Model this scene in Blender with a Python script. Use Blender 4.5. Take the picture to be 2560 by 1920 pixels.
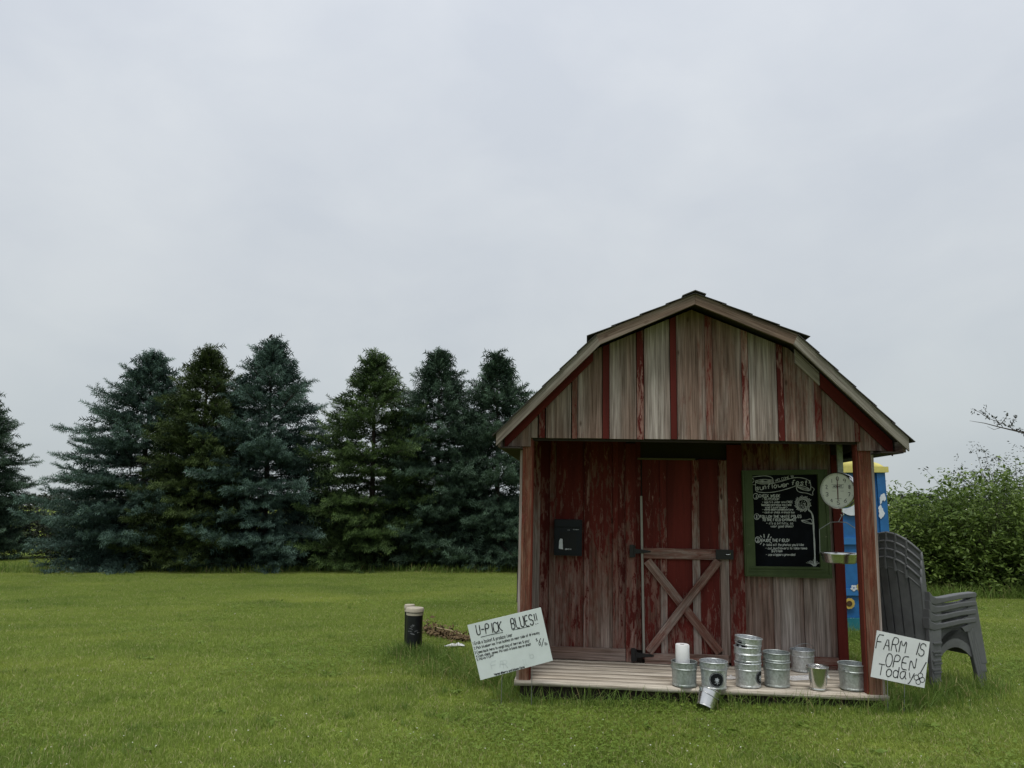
import bpy, math, random
import numpy as np
from mathutils import Vector, Matrix, noise as mnoise

for o in list(bpy.data.objects):
    bpy.data.objects.remove(o)
S = bpy.context.scene
COL = S.collection
PI = math.pi
R = math.radians
random.seed(7)

# ------------------------------------------------------------------ camera
PITCH, EYE, F, CX, CY = 0.1554, 1.5, 1920.0, 1280.0, 960.0     # solved from the shed's corners (photo pixels)
cd = bpy.data.cameras.new('camera'); cam = bpy.data.objects.new('camera', cd); COL.objects.link(cam)
cam.location = (0, 0, EYE); cam.rotation_euler = (PI / 2 + PITCH, 0, 0)
cd.sensor_fit = 'HORIZONTAL'; cd.sensor_width = 36; cd.lens = 27.0; cd.clip_end = 3000; cd.clip_start = 0.05
S.camera = cam
S.render.resolution_x, S.render.resolution_y = 1024, 768

# ------------------------------------------------------------------ overcast sky
SUN_EL, SUN_AZ = R(69), R(196)          # veiled sun, high behind the camera
w = bpy.data.worlds.new('World'); S.world = w; w.use_nodes = True
nt = w.node_tree; nt.nodes.clear(); L = nt.links.new
out = nt.nodes.new('ShaderNodeOutputWorld'); bg = nt.nodes.new('ShaderNodeBackground'); L(bg.outputs[0], out.inputs[0])
bg.inputs['Strength'].default_value = 0.1
sky = nt.nodes.new('ShaderNodeTexSky'); sky.sky_type = 'NISHITA'; sky.sun_disc = False
sky.sun_elevation = SUN_EL; sky.sun_rotation = SUN_AZ; sky.air_density = 1.0; sky.dust_density = 2.0
tc = nt.nodes.new('ShaderNodeTexCoord')
sep = nt.nodes.new('ShaderNodeSeparateXYZ'); L(tc.outputs['Generated'], sep.inputs[0])
mr = nt.nodes.new('ShaderNodeMapRange'); L(sep.outputs['Z'], mr.inputs[0])
mr.inputs[1].default_value = -0.02; mr.inputs[2].default_value = 0.62
rp = nt.nodes.new('ShaderNodeValToRGB'); L(mr.outputs[0], rp.inputs[0])
rp.color_ramp.elements[0].position = 0.0; rp.color_ramp.elements[0].color = (0.495, 0.545, 0.56, 1)
rp.color_ramp.elements[1].position = 1.0; rp.color_ramp.elements[1].color = (0.70, 0.742, 0.81, 1)
e = rp.color_ramp.elements.new(0.45); e.color = (0.605, 0.645, 0.685, 1)
mp = nt.nodes.new('ShaderNodeMapping'); L(tc.outputs['Generated'], mp.inputs[0]); mp.inputs['Scale'].default_value = (1.6, 1.6, 2.8)
mp.inputs['Rotation'].default_value = (0.3, 0.25, 0.6)
no = nt.nodes.new('ShaderNodeTexNoise'); L(mp.outputs[0], no.inputs['Vector']); no.inputs['Scale'].default_value = 2.6
no.inputs['Detail'].default_value = 7; no.inputs['Roughness'].default_value = 0.52; no.inputs['Distortion'].default_value = 0.25
cr = nt.nodes.new('ShaderNodeValToRGB'); L(no.outputs[0], cr.inputs[0])
cr.color_ramp.elements[0].position = 0.34; cr.color_ramp.elements[0].color = (0.945, 0.95, 0.96, 1)
cr.color_ramp.elements[1].position = 0.70; cr.color_ramp.elements[1].color = (1.065, 1.055, 1.035, 1)
mu = nt.nodes.new('ShaderNodeMix'); mu.data_type = 'RGBA'; mu.blend_type = 'MULTIPLY'; mu.inputs[0].default_value = 1
L(rp.outputs[0], mu.inputs[6]); L(cr.outputs[0], mu.inputs[7])
sc = nt.nodes.new('ShaderNodeVectorMath'); sc.operation = 'SCALE'; L(mu.outputs[2], sc.inputs[0]); sc.inputs['Scale'].default_value = 7.55
mx = nt.nodes.new('ShaderNodeMix'); mx.data_type = 'RGBA'; mx.inputs[0].default_value = 0.95
L(sky.outputs[0], mx.inputs[6]); L(sc.outputs[0], mx.inputs[7]); L(mx.outputs[2], bg.inputs['Color'])

sd = bpy.data.lights.new('sun', 'SUN'); sun = bpy.data.objects.new('sun', sd); COL.objects.link(sun)
sd.energy = 1.5; sd.angle = R(22); sd.color = (1.0, 0.97, 0.92)
sdir = Vector((math.sin(SUN_AZ) * math.cos(SUN_EL), math.cos(SUN_AZ) * math.cos(SUN_EL), math.sin(SUN_EL)))
sun.rotation_euler = sdir.to_track_quat('Z', 'Y').to_euler(); sun.location = (-6, -6, 12)
S.view_settings.view_transform = 'Standard'; S.view_settings.look = 'None'
S.view_settings.exposure = 0.45; S.view_settings.gamma = 1.0; S.view_settings.use_curve_mapping = False

# ------------------------------------------------------------------ survey: photo pixel -> place
def ray(u, v):
    a, b = (u - CX) / F, -(v - CY) / F
    return Vector((a, math.cos(PITCH) - b * math.sin(PITCH), math.sin(PITCH) + b * math.cos(PITCH)))
def ground(u, v, z=0.0):
    d = ray(u, v); t = (z - EYE) / d.z
    return Vector((d.x * t, d.y * t, z))
def at_y(u, v, y):
    d = ray(u, v); t = y / d.y
    return Vector((d.x * t, y, EYE + d.z * t))
SHED = Matrix.Translation((0.0306, 6.242, 0.1541)) @ Matrix.Rotation(-0.0924, 4, 'Z') @ Matrix.Rotation(0.0199, 4, 'Y') @ Matrix.Rotation(0.0025, 4, 'X')
SI = SHED.inverted()
W, HG, DP, OV = 2.758, 1.880, 0.883, 0.23
MX = W / 2
def sh(u, v, y):                       # point of the shed-local plane y = const seen at a photo pixel
    o = SI @ Vector((0, 0, EYE)); d = SI.to_3x3() @ ray(u, v)
    t = (y - o.y) / d.y
    return o + d * t

# ------------------------------------------------------------------ materials
class N:
    def __init__(s, name):
        s.m = bpy.data.materials.new(name); s.m.use_nodes = True
        s.t = s.m.node_tree; s.t.nodes.clear()
        s.o = s.n('ShaderNodeOutputMaterial'); s.b = s.n('ShaderNodeBsdfPrincipled')
        s.l(s.b.outputs[0], s.o.inputs[0])
    def n(s, k, **kw):
        x = s.t.nodes.new(k)
        for a, v in kw.items(): setattr(x, a, v)
        return x
    def l(s, a, b): s.t.links.new(a, b)
    def put(s, v, sock):
        if isinstance(v, bpy.types.NodeSocket): s.l(v, sock)
        elif v is not None: sock.default_value = v
    def math(s, op, a, b=None, c=None, clamp=False):
        x = s.n('ShaderNodeMath', operation=op, use_clamp=clamp)
        s.put(a, x.inputs[0]); s.put(b, x.inputs[1]); s.put(c, x.inputs[2]); return x.outputs[0]
    def mix(s, f, a, b, bt='MIX'):
        x = s.n('ShaderNodeMix', data_type='RGBA', blend_type=bt)
        s.put(f, x.inputs[0])
        for v, i in ((a, 6), (b, 7)):
            s.put(v if isinstance(v, bpy.types.NodeSocket) else (*v, 1) if len(v) == 3 else v, x.inputs[i])
        return x.outputs[2]
    def mapv(s, vec, scale, loc=(0, 0, 0)):
        x = s.n('ShaderNodeMapping'); s.put(vec, x.inputs[0]); x.inputs['Scale'].default_value = scale; x.inputs['Location'].default_value = loc
        return x.outputs[0]
    def noise(s, vec, scale=1, detail=3, rough=.5, dist=0):
        x = s.n('ShaderNodeTexNoise'); s.put(vec, x.inputs['Vector']); x.inputs['Scale'].default_value = scale
        x.inputs['Detail'].default_value = detail; x.inputs['Roughness'].default_value = rough; x.inputs['Distortion'].default_value = dist
        return x.outputs[0]
    def ran(s, v, a, b, c=0., d=1., smooth=False):
        x = s.n('ShaderNodeMapRange'); x.interpolation_type = 'SMOOTHSTEP' if smooth else 'LINEAR'
        s.put(v, x.inputs[0])
        for i, q in enumerate((a, b, c, d)): s.put(q, x.inputs[i + 1])
        return x.outputs[0]
    def attr(s, name, kind='OBJECT'):
        x = s.n('ShaderNodeAttribute', attribute_type=kind, attribute_name=name); return x.outputs['Fac']
    def bump(s, h, strength=.3, dist=.01):
        x = s.n('ShaderNodeBump'); x.inputs['Strength'].default_value = strength; x.inputs['Distance'].default_value = dist
        s.l(h, x.inputs['Height']); s.l(x.outputs[0], s.b.inputs['Normal'])
    def set(s, col=None, rough=None, metal=None, spec=None):
        if col is not None: s.put(col if isinstance(col, bpy.types.NodeSocket) else (*col, 1), s.b.inputs['Base Color'])
        if rough is not None: s.put(rough, s.b.inputs['Roughness'])
        if metal is not None: s.put(metal, s.b.inputs['Metallic'])
        if spec is not None: s.put(spec, s.b.inputs['Specular IOR Level'])
        return s.m

def plain(name, col, rough=.6, metal=0., var=.12, scale=14., spec=.4, bump=0.):
    k = N(name); c = k.n('ShaderNodeTexCoord').outputs['Object']
    f = k.noise(c, scale, 5, .6)
    a = tuple(max(0, x * (1 - var)) for x in col); b = tuple(min(1, x * (1 + var)) for x in col)
    k.set(k.mix(k.ran(f, .3, .7), a, b), k.ran(f, .3, .7, max(0, rough - .06), min(1, rough + .06)), metal, spec)
    if bump: k.bump(f, bump)
    return k.m

def wood(name, grey=(.385, .338, .318), brown=(.225, .155, .130), red=(.108, .0165, .0125), knots=True, bump=.35, low=(.5, .47, .44)):
    """weathered timber under flaking barn paint; grain runs along the object's own z.  paint / pgrad / tone are read per object"""
    k = N(name)
    tc = k.n('ShaderNodeTexCoord').outputs['Object']
    rnd = k.n('ShaderNodeObjectInfo').outputs['Random']
    cb = k.n('ShaderNodeCombineXYZ')
    for i, q in enumerate((37., 91., 53.)): k.l(k.math('MULTIPLY', rnd, q), cb.inputs[i])
    ad = k.n('ShaderNodeVectorMath', operation='ADD'); k.l(tc, ad.inputs[0]); k.l(cb.outputs[0], ad.inputs[1]); v = ad.outputs[0]
    sp = k.n('ShaderNodeSeparateXYZ'); k.l(tc, sp.inputs[0])
    g1 = k.noise(k.mapv(v, (42, 42, 1.7)), 1, 5, .62, .3)
    g2 = k.noise(k.mapv(v, (9, 9, .75)), 1, 3, .5, .2)
    g3 = k.noise(k.mapv(v, (170, 170, 3.2)), 1, 2, .6)
    tone = k.attr('tone')
    base = k.mix(k.math('ADD', k.math('MULTIPLY', k.math('SUBTRACT', g2, .5), 2.6), tone, clamp=True), grey, brown)
    base = k.mix(1., base, k.mix(k.ran(g1, .32, .66), low, (1.18, 1.17, 1.15)), 'MULTIPLY')
    base = k.mix(.7, base, k.mix(k.ran(g3, .38, .56), (.55, .53, .5), (1.1, 1.1, 1.1)), 'MULTIPLY')
    if knots:
        vo = k.n('ShaderNodeTexVoronoi'); k.l(k.mapv(v, (7.5, 7.5, 3.1)), vo.inputs['Vector']); vo.inputs['Scale'].default_value = 1; vo.inputs['Randomness'].default_value = 1
        kn = k.math('MULTIPLY', k.ran(vo.outputs['Distance'], .05, .12, 1, 0, True), k.ran(k.noise(v, 2.2, 1, .5), .44, .5))
        base = k.mix(k.math('MULTIPLY', kn, .85), base, (.05, .026, .018))
    p1 = k.noise(k.mapv(v, (36, 36, 7.5)), 1, 9, .72, .5)
    p2 = k.noise(k.mapv(v, (5.5, 5.5, 1.6)), 1, 3, .5)
    pm = k.math('ADD', k.math('MULTIPLY', p1, .66), k.math('MULTIPLY', p2, .34))
    pa = k.math('ADD', k.attr('paint'), k.math('MULTIPLY', k.attr('pgrad'), k.math('SUBTRACT', sp.outputs['Z'], .9)))
    th = k.math('ADD', .5, k.math('MULTIPLY', k.math('SUBTRACT', .5, pa), .66))
    mask = k.ran(k.math('SUBTRACT', pm, th), -.010, .010, 0, 1, True)
    edge = k.ran(k.math('ABSOLUTE', k.math('SUBTRACT', pm, th)), .0, .02, .35, 0., True)
    stain = k.ran(k.math('SUBTRACT', pm, th), -.20, .0, 0, .75, True)
    base = k.mix(stain, base, k.mix(1., base, (.66, .30, .25), 'MULTIPLY'))
    rc = k.mix(k.ran(g2, .35, .65), tuple(x * .72 for x in red), tuple(x * 1.18 for x in red))
    rc = k.mix(k.math('MULTIPLY', k.ran(g1, .45, .3), .5), rc, (.05, .012, .01))
    col = k.mix(mask, base, rc)
    col = k.mix(k.math('MULTIPLY', edge, mask), col, (.34, .22, .19))
    k.set(col, k.ran(mask, 0, 1, .92, .74), 0, .15)
    k.bump(k.math('ADD', k.math('MULTIPLY', g1, .6), k.math('ADD', k.math('MULTIPLY', g3, .4), k.math('MULTIPLY', mask, .35))), bump, .006)
    return k.m

M = {}
M['wood'] = wood('barn_wood')
M['post'] = wood('post_wood', grey=(.26, .17, .125), brown=(.19, .085, .055), red=(.15, .035, .022))
M['deck'] = wood('deck_wood', grey=(.66, .61, .53), brown=(.52, .455, .37), red=(.3, .2, .15), knots=False, bump=.6, low=(.34, .31, .27))
M['fascia'] = wood('fascia_wood', grey=(.25, .235, .208), brown=(.175, .125, .098))
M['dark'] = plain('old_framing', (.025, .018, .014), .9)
M['shingle'] = plain('asphalt_shingle', (.055, .05, .047), .95, var=.4, scale=90, bump=.4)
M['black'] = plain('black_metal', (.007, .008, .010), .5, .0, spec=.25)
M['boxblack'] = plain('box_enamel', (.006, .009, .014), .45, .0, spec=.22)
M['iron'] = plain('black_iron', (.008, .008, .009), .5)
M['slate'] = plain('chalkboard_slate', (.006, .007, .009), .9, var=.5, scale=5, spec=.08)
M['chalk'] = plain('chalk', (.47, .49, .48), .95, var=.25, scale=60)
M['green'] = N('green_paint')
def _green():
    k = M['green']; c = k.n('ShaderNodeTexCoord').outputs['Object']
    f = k.noise(c, 9, 4, .6); ch = k.noise(k.mapv(c, (40, 40, 14)), 1, 6, .7)
    col = k.mix(k.ran(f, .3, .7), (.04, .062, .018), (.062, .09, .03))
    col = k.mix(k.ran(ch, .70, .72), col, (.45, .42, .3))
    k.set(col, .55, 0, .35); return k.m
M['green'] = _green()
M['sign'] = plain('sign_board', (.64, .70, .69), .5, var=.09, scale=4)
M['sign2'] = plain('sign_board_white', (.70, .72, .73), .5, var=.09, scale=4)
M['ink'] = plain('marker_ink', (.012, .012, .016), .6)
M['ghost'] = plain('washed_ink', (.585, .645, .637), .6)
M['wire'] = plain('steel_wire', (.30, .31, .31), .4, .8)
M['whitemetal'] = plain('cream_strip', (.27, .26, .23), .5)
M['yellow'] = plain('yellow_strip', (.08, .065, .025), .6)
def galv(name, base, rough):
    k = N(name); c = k.n('ShaderNodeTexCoord').outputs['Object']
    vo = k.n('ShaderNodeTexVoronoi'); k.l(c, vo.inputs['Vector']); vo.inputs['Scale'].default_value = 75
    f = k.noise(c, 22, 4, .6); g = k.noise(k.mapv(c, (30, 30, 6)), 1, 4, .6)
    s_ = k.n('ShaderNodeSeparateColor'); k.l(vo.outputs['Color'], s_.inputs[0])
    v_ = k.math('ADD', k.math('MULTIPLY', s_.outputs[0], .4), k.math('MULTIPLY', f, .6))
    col = k.mix(k.ran(v_, .2, .8), tuple(x * .72 for x in base), tuple(min(1, x * 1.2) for x in base))
    col = k.mix(k.math('MULTIPLY', k.ran(g, .52, .68), .3), col, (.34, .35, .33))
    k.set(col, k.ran(v_, .2, .8, rough + .02, rough + .22), .72); k.bump(f, .08); return k.m
M['galv'] = galv('galvanised_steel', (.62, .65, .66), .30)
M['galvdark'] = galv('galvanised_steel_dull', (.44, .48, .47), .34)
M['tin'] = plain('polished_tin', (.66, .66, .64), .24, .95, var=.08, scale=9)
M['chrome'] = plain('chrome', (.62, .63, .62), .18, 1.0, var=.05)
M['dial'] = plain('dial_face', (.74, .76, .68), .35, var=.03)
M['needle'] = plain('pointer_red', (.10, .02, .015), .5)
M['paper'] = plain('white_plastic_roll', (.82, .82, .82), .6, var=.04)
M['chair'] = plain('grey_resin', (.108, .111, .115), .46, var=.25, scale=5, spec=.35)
M['blue'] = plain('blue_plastic', (.018, .125, .33), .45, var=.35, scale=4)
M['bluelt'] = plain('blue_plastic_band', (.03, .17, .43), .42, var=.1, scale=3)
M['teal'] = plain('teal_plastic', (.015, .16, .2), .5)
M['yroof'] = plain('yellow_plastic', (.62, .55, .16), .5, var=.1)
M['white'] = plain('white_paint', (.62, .66, .70), .6, var=.1)
M['petal'] = plain('painted_petal', (.50, .36, .08), .6, var=.2)
M['seedhead'] = plain('painted_seed_head', (.06, .035, .015), .7, var=.3)
M['pipe'] = plain('black_pipe', (.008, .009, .012), .36, var=.4, scale=25)
M['cap'] = plain('weathered_cap', (.42, .38, .30), .75, var=.15)
M['scuff'] = plain('pipe_scuff', (.20, .21, .22), .7)
M['bark'] = plain('bark', (.055, .042, .033), .95, var=.35, scale=30, bump=.5)
M['deadleaf'] = plain('dead_leaf', (.125, .085, .04), .9, var=.5, scale=40)
M['stalk'] = plain('dry_stalk', (.42, .34, .2), .8)
M['tarp'] = plain('crumpled_plastic', (.62, .63, .63), .35, var=.12)
k = N('clear_plastic'); k.set((.75, .76, .77), .25, 0, .5); k.b.inputs['Alpha'].default_value = .38; M['clear'] = k.m
M['bird'] = plain('bird_feathers', (.03, .028, .026), .8)
M['dirt'] = plain('bare_soil', (.05, .04, .028), .95, var=.3, scale=8)

def leafmat(name, dark, lite, third=None, trans=.25, rough=.6, wscale=.35, amt=1., spec=.25, tip=None):
    k = N(name)
    g = k.n('ShaderNodeNewGeometry')
    rnd = g.outputs['Random Per Island']
    big = k.noise(g.outputs['Position'], wscale, 4, .6)
    f = k.math('ADD', k.math('MULTIPLY', rnd, .55), k.math('MULTIPLY', k.ran(big, .3, .7), .45 * amt))
    col = k.mix(f, dark, lite)
    if third: col = k.mix(k.ran(k.noise(g.outputs['Position'], wscale * 2.7, 3, .6), .55, .75, 0, .8), col, third)
    if tip: col = k.mix(k.math('MULTIPLY', k.attr('tip', 'GEOMETRY'), .8), col, tip)
    k.set(col, rough, 0, spec)
    t = k.n('ShaderNodeBsdfTranslucent'); k.l(col, t.inputs['Color'])
    m = k.n('ShaderNodeMixShader'); m.inputs[0].default_value = trans
    k.l(k.b.outputs[0], m.inputs[1]); k.l(t.outputs[0], m.inputs[2]); k.l(m.outputs[0], k.o.inputs[0])
    return k.m
M['spr_blue'] = leafmat('blue_spruce_needles', (.016, .036, .027), (.034, .066, .052), trans=.08, tip=(.25, .39, .32))
M['spr_teal'] = leafmat('green_blue_spruce_needles', (.017, .037, .022), (.035, .064, .040), trans=.08, tip=(.21, .33, .22))
M['spr_green'] = leafmat('green_spruce_needles', (.021, .041, .014), (.038, .068, .023), trans=.08, tip=(.20, .31, .09))
M['spr_olive'] = leafmat('olive_spruce_needles', (.021, .036, .011), (.036, .057, .017), trans=.08, tip=(.155, .22, .06))
M['leaf'] = leafmat('dogwood_leaves', (.05, .095, .016), (.185, .265, .05), trans=.32, wscale=1.2, spec=.4)
M['leaf2'] = leafmat('small_dark_leaves', (.018, .026, .016), (.045, .055, .03), trans=.15, wscale=1.5)
M['leaf3'] = leafmat('wild_brush_leaves', (.018, .032, .010), (.05, .07, .022), trans=.15, wscale=1)
M['flower'] = plain('white_blossom', (.6, .6, .5), .8)

def grassmat(name, cols, trans=.4):
    k = N(name); g = k.n('ShaderNodeNewGeometry'); P = g.outputs['Position']; rnd = g.outputs['Random Per Island']
    big = k.noise(k.mapv(P, (.16, .55, 1)), 1, 4, .55, .4); mid = k.noise(k.mapv(P, (1.1, 1.5, 1)), 1, 4, .6)
    dk = k.noise(k.mapv(P, (.5, .8, 1), (7, 3, 0)), 1, 3, .5)
    col = k.mix(k.ran(rnd, 0, 1, .0, .85), cols[0], cols[1])
    col = k.mix(k.ran(big, .48, .74, 0, .55, True), col, cols[2])           # drier, yellower turf
    col = k.mix(k.ran(dk, .48, .72, 0, .55, True), col, cols[3])             # lusher patches
    col = k.mix(k.ran(mid, .30, .48, .35, 0, True), col, cols[3])
    col = k.mix(k.ran(rnd, .90, .93), col, cols[4])                         # dead blades
    k.set(col, .6, 0, .3)
    t = k.n('ShaderNodeBsdfTranslucent'); k.l(col, t.inputs['Color'])
    m = k.n('ShaderNodeMixShader'); m.inputs[0].default_value = trans
    k.l(k.b.outputs[0], m.inputs[1]); k.l(t.outputs[0], m.inputs[2]); k.l(m.outputs[0], k.o.inputs[0])
    return k.m
M['grass'] = grassmat('lawn_grass', [(.20, .28, .042), (.385, .47, .115), (.48, .52, .115), (.145, .235, .040), (.54, .50, .26)])
M['tall'] = grassmat('unmown_grass', [(.11, .19, .032), (.22, .31, .07), (.24, .29, .065), (.10, .18, .032), (.40, .35, .16)])
M['clover'] = leafmat('clover_leaves', (.12, .20, .03), (.24, .33, .06), trans=.35, wscale=2)
k = N('lawn_soil'); P = k.n('ShaderNodeNewGeometry').outputs['Position']
f = k.noise(k.mapv(P, (.34, .52, 1)), 1, 4, .55, .4); f2 = k.noise(P, 18, 5, .7)
c_ = k.mix(k.ran(f, .45, .7), (.18, .25, .034), (.26, .31, .052))
M['lawn'] = k.set(k.mix(k.ran(f2, .3, .62), (.07, .085, .02), c_), .95, 0, .1)

# ------------------------------------------------------------------ mesh building
class MB:
    def __init__(s): s.v = []; s.f = []
    def add(s, vs, fs):
        b = len(s.v); s.v += [tuple(x) for x in vs]; s.f += [tuple(b + i for i in f) for f in fs]; return s
    def box(s, x0, x1, y0, y1, z0, z1, j=0.):
        J = lambda: random.uniform(-j, j)
        vs = [(x + J(), y + J() * .4, z + J()) for z in (z0, z1) for y in (y0, y1) for x in (x0, x1)]
        return s.add(vs, [(0, 2, 3, 1), (4, 5, 7, 6), (0, 1, 5, 4), (2, 6, 7, 3), (0, 4, 6, 2), (1, 3, 7, 5)])
    def prism(s, poly, y0, y1):               # polygon in x,z extruded along y (front y0 < y1)
        n = len(poly)
        vs = [(p[0], y0, p[1]) for p in poly] + [(p[0], y1, p[1]) for p in poly]
        return s.add(vs, [tuple(range(n)), tuple(range(2 * n - 1, n - 1, -1))] + [(i, i + n, (i + 1) % n + n, (i + 1) % n) for i in range(n)])
    def tube(s, pts, r, n=8, cap=True):
        pts = [Vector(p) for p in pts]; m = len(pts); rr = r if hasattr(r, '__len__') else [r] * m
        t0 = (pts[1] - pts[0]).normalized(); nrm = t0.orthogonal().normalized(); vs = []
        for i, p in enumerate(pts):
            t = (pts[min(i + 1, m - 1)] - pts[max(i - 1, 0)]).normalized()
            nrm = (nrm - t * nrm.dot(t)).normalized(); bi = t.cross(nrm)
            for k_ in range(n):
                a = 2 * PI * k_ / n; vs.append(p + (nrm * math.cos(a) + bi * math.sin(a)) * rr[i])
        fs = [(i * n + k_, i * n + (k_ + 1) % n, (i + 1) * n + (k_ + 1) % n, (i + 1) * n + k_) for i in range(m - 1) for k_ in range(n)]
        if cap: fs += [tuple(range(n - 1, -1, -1)), tuple((m - 1) * n + k_ for k_ in range(n))]
        return s.add(vs, fs)
    def lathe(s, prof, n=36, axis=None):
        vs = []; m = len(prof)
        for r, z in prof:
            for k_ in range(n):
                a = 2 * PI * k_ / n; vs.append((r * math.cos(a), r * math.sin(a), z))
        fs = [(i * n + k_, i * n + (k_ + 1) % n, (i + 1) * n + (k_ + 1) % n, (i + 1) * n + k_) for i in range(m - 1) for k_ in range(n)]
        return s.add(vs, fs)
    def grid(s, fn, nu, nv):
        vs = [fn(i / nu, j / nv) for j in range(nv + 1) for i in range(nu + 1)]
        return s.add(vs, [(j * (nu + 1) + i, j * (nu + 1) + i + 1, (j + 1) * (nu + 1) + i + 1, (j + 1) * (nu + 1) + i) for j in range(nv) for i in range(nu)])
    def xf(s, mat):
        s.v = [tuple(mat @ Vector(p)) for p in s.v]; return s
    def build(s, name, mat, parent=None, smooth=False, M_=None, **props):
        me = bpy.data.meshes.new(name); me.from_pydata(s.v, [], s.f); me.materials.append(mat)
        if smooth:
            me.polygons.foreach_set('use_smooth', [True] * len(me.polygons))
            if smooth != 'full': me.set_sharp_from_angle(angle=R(35))
        me.update(); o = bpy.data.objects.new(name, me); COL.objects.link(o)
        if parent: o.parent = parent
        if M_ is not None: o.matrix_basis = M_
        for k_, v_ in props.items(): o[k_] = v_
        return o
def npmesh(name, V, F_, mat, parent=None, attrs=None, smooth=False):
    me = bpy.data.meshes.new(name); V = np.asarray(V, np.float32); F_ = np.asarray(F_, np.int32); n, kf = F_.shape
    me.vertices.add(len(V)); me.vertices.foreach_set('co', V.ravel())
    me.loops.add(n * kf); me.loops.foreach_set('vertex_index', F_.ravel())
    me.polygons.add(n); me.polygons.foreach_set('loop_start', np.arange(n, dtype=np.int32) * kf)
    if attrs:
        for a, val in attrs.items():
            at = me.attributes.new(a, 'FLOAT', 'POINT'); at.data.foreach_set('value', np.asarray(val, np.float32))
    me.materials.append(mat); me.update(calc_edges=True); me.validate()
    if smooth: me.polygons.foreach_set('use_smooth', [True] * len(me.polygons))
    o = bpy.data.objects.new(name, me); COL.objects.link(o)
    if parent: o.parent = parent
    return o
def tag(o, label=None, cat=None, group=None, kind=None):
    if label: o['label'] = label
    if cat: o['category'] = cat
    if group: o['group'] = group
    if kind: o['kind'] = kind
    return o
def empty(name, mat=None, loc=None):
    o = bpy.data.objects.new(name, None); COL.objects.link(o); o.empty_display_size = .1
    if mat is not None: o.matrix_world = mat
    if loc is not None: o.location = loc
    return o
def copy_tree(o, parent=None):
    c = o.copy(); COL.objects.link(c); c.parent = parent
    for ch in list(o.children): copy_tree(ch, c)
    return c
def beam(name, parent, p0, p1, width, thick, mat, normal=(0, -1, 0), cut0=0., cut1=0., **props):
    """board from p0 to p1: own z along the board, own y into the wall.  cut = end bevel (offset of the +x edge)"""
    p0, p1 = Vector(p0), Vector(p1); zc = (p1 - p0); ln = zc.length; zc.normalize()
    yc = -Vector(normal); yc = (yc - zc * yc.dot(zc)).normalized(); xc = yc.cross(zc)
    m = Matrix((xc, yc, zc)).transposed().to_4x4(); m.translation = p0
    h = width / 2
    b = MB(); b.add([(-h, 0, -cut0), (h, 0, cut0), (h, thick, cut0), (-h, thick, -cut0), (-h, 0, ln - cut1), (h, 0, ln + cut1), (h, thick, ln + cut1), (-h, thick, ln - cut1)],
                    [(0, 3, 2, 1), (4, 5, 6, 7), (0, 1, 5, 4), (1, 2, 6, 5), (2, 3, 7, 6), (3, 0, 4, 7)])
    return b.build(name, mat, parent, M_=m, **props)

# ------------------------------------------------------------------ handwriting: a one-stroke alphabet
GL = dict(zip("ABCDEFGHIJKLMNOPQRSTUVWXYZ", [
 '02 28 42|14 34', '02 08 38 47 46 35 05|35 44 43 32 02', '47 38 18 07 03 12 32 43', '02 08 28 46 44 22 02', '48 08 02 42|05 35', '48 08 02|05 35', '47 38 18 07 03 12 32 43 45 25',
 '02 08|42 48|05 45', '22 28', '38 33 22 12 03', '02 08|48 05 42', '08 02 42', '02 08 24 48 42', '02 08 42 48', '18 06 04 12 32 44 46 38 18', '02 08 38 47 46 35 05', '18 06 04 12 32 44 46 38 18|24 41',
 '02 08 38 47 46 35 05|25 42', '47 38 18 07 06 15 35 44 43 32 12 03', '08 48|28 22', '08 03 12 32 43 48', '08 22 48', '08 12 26 32 48', '02 48|08 42', '08 25 48|25 22', '08 48 02 42']))
GL.update(dict(zip("abcdefghijklmnopqrstuvwxyz", [
 '36 16 05 03 12 22 34|36 33 42', '08 02|05 16 26 35 33 22 12 03', '35 26 16 05 03 12 22 33', '38 32|35 26 16 05 03 12 22 33', '04 34 35 26 16 05 03 12 22 33', '37 28 17 12|05 25', '35 26 16 05 03 12 22 33|36 31 20 10 01',
 '08 02|05 16 26 35 32', '16 12|18 18.3', '26 21 10 00', '08 02|36 04 32', '18 13 22', '06 02|05 16 25 22|25 36 45 42', '06 02|05 16 26 35 32', '16 05 03 12 22 33 35 26 16', '06 00|05 16 26 35 33 22 12 03', '35 26 16 05 03 12 22 33|36 30 41',
 '06 02|04 16 26 35', '35 26 16 05 24 33 22 12 03', '18 13 22|06 26', '06 03 12 22 33|36 32', '06 12 36', '06 12 24 32 46', '06 32|36 02', '06 13|36 10 00', '06 36 02 32'])))
GL.update({'0': '18 06 04 12 32 44 46 38 18', '1': '18 12', '2': '07 18 28 37 36 02 42', '3': '07 18 28 37 36 25 15|25 34 33 22 12 03', '4': '32 38 04 44', '5': '38 08 05 25 34 33 22 12 03', '6': '38 16 04 03 12 22 33 34 25 15 04',
 '7': '08 48 12', '8': '25 16 17 28 37 36 25 14 13 22 33 34 25', '9': '36 25 15 06 07 18 28 37 36 22', '!': '18 14|12 12.3', '.': '12 12.3', ',': '12.3 01', '-': '05 35', '/': '01 38', '$': '47 38 18 07 15 35 43 32 12 03|29 21',
 '&': '42 06 17 28 37 03 12 22 44', '(': '28 16 14 22', ')': '08 26 24 02', "'": '18 16.5', '@': '44 34 25 15 14 23 34 36 44 46 37 17 05 03 12 32', ':': '15 15.3|12 12.3'})
def _pt(tk):                                     # 'xy' on a 4 x 8 grid, baseline y = 2
    return (float(tk[0]), float(tk[1:])- 2)
GLP = {c: [[_pt(t) for t in st.split()] for st in s.split('|')] for c, s in GL.items()}
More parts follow.
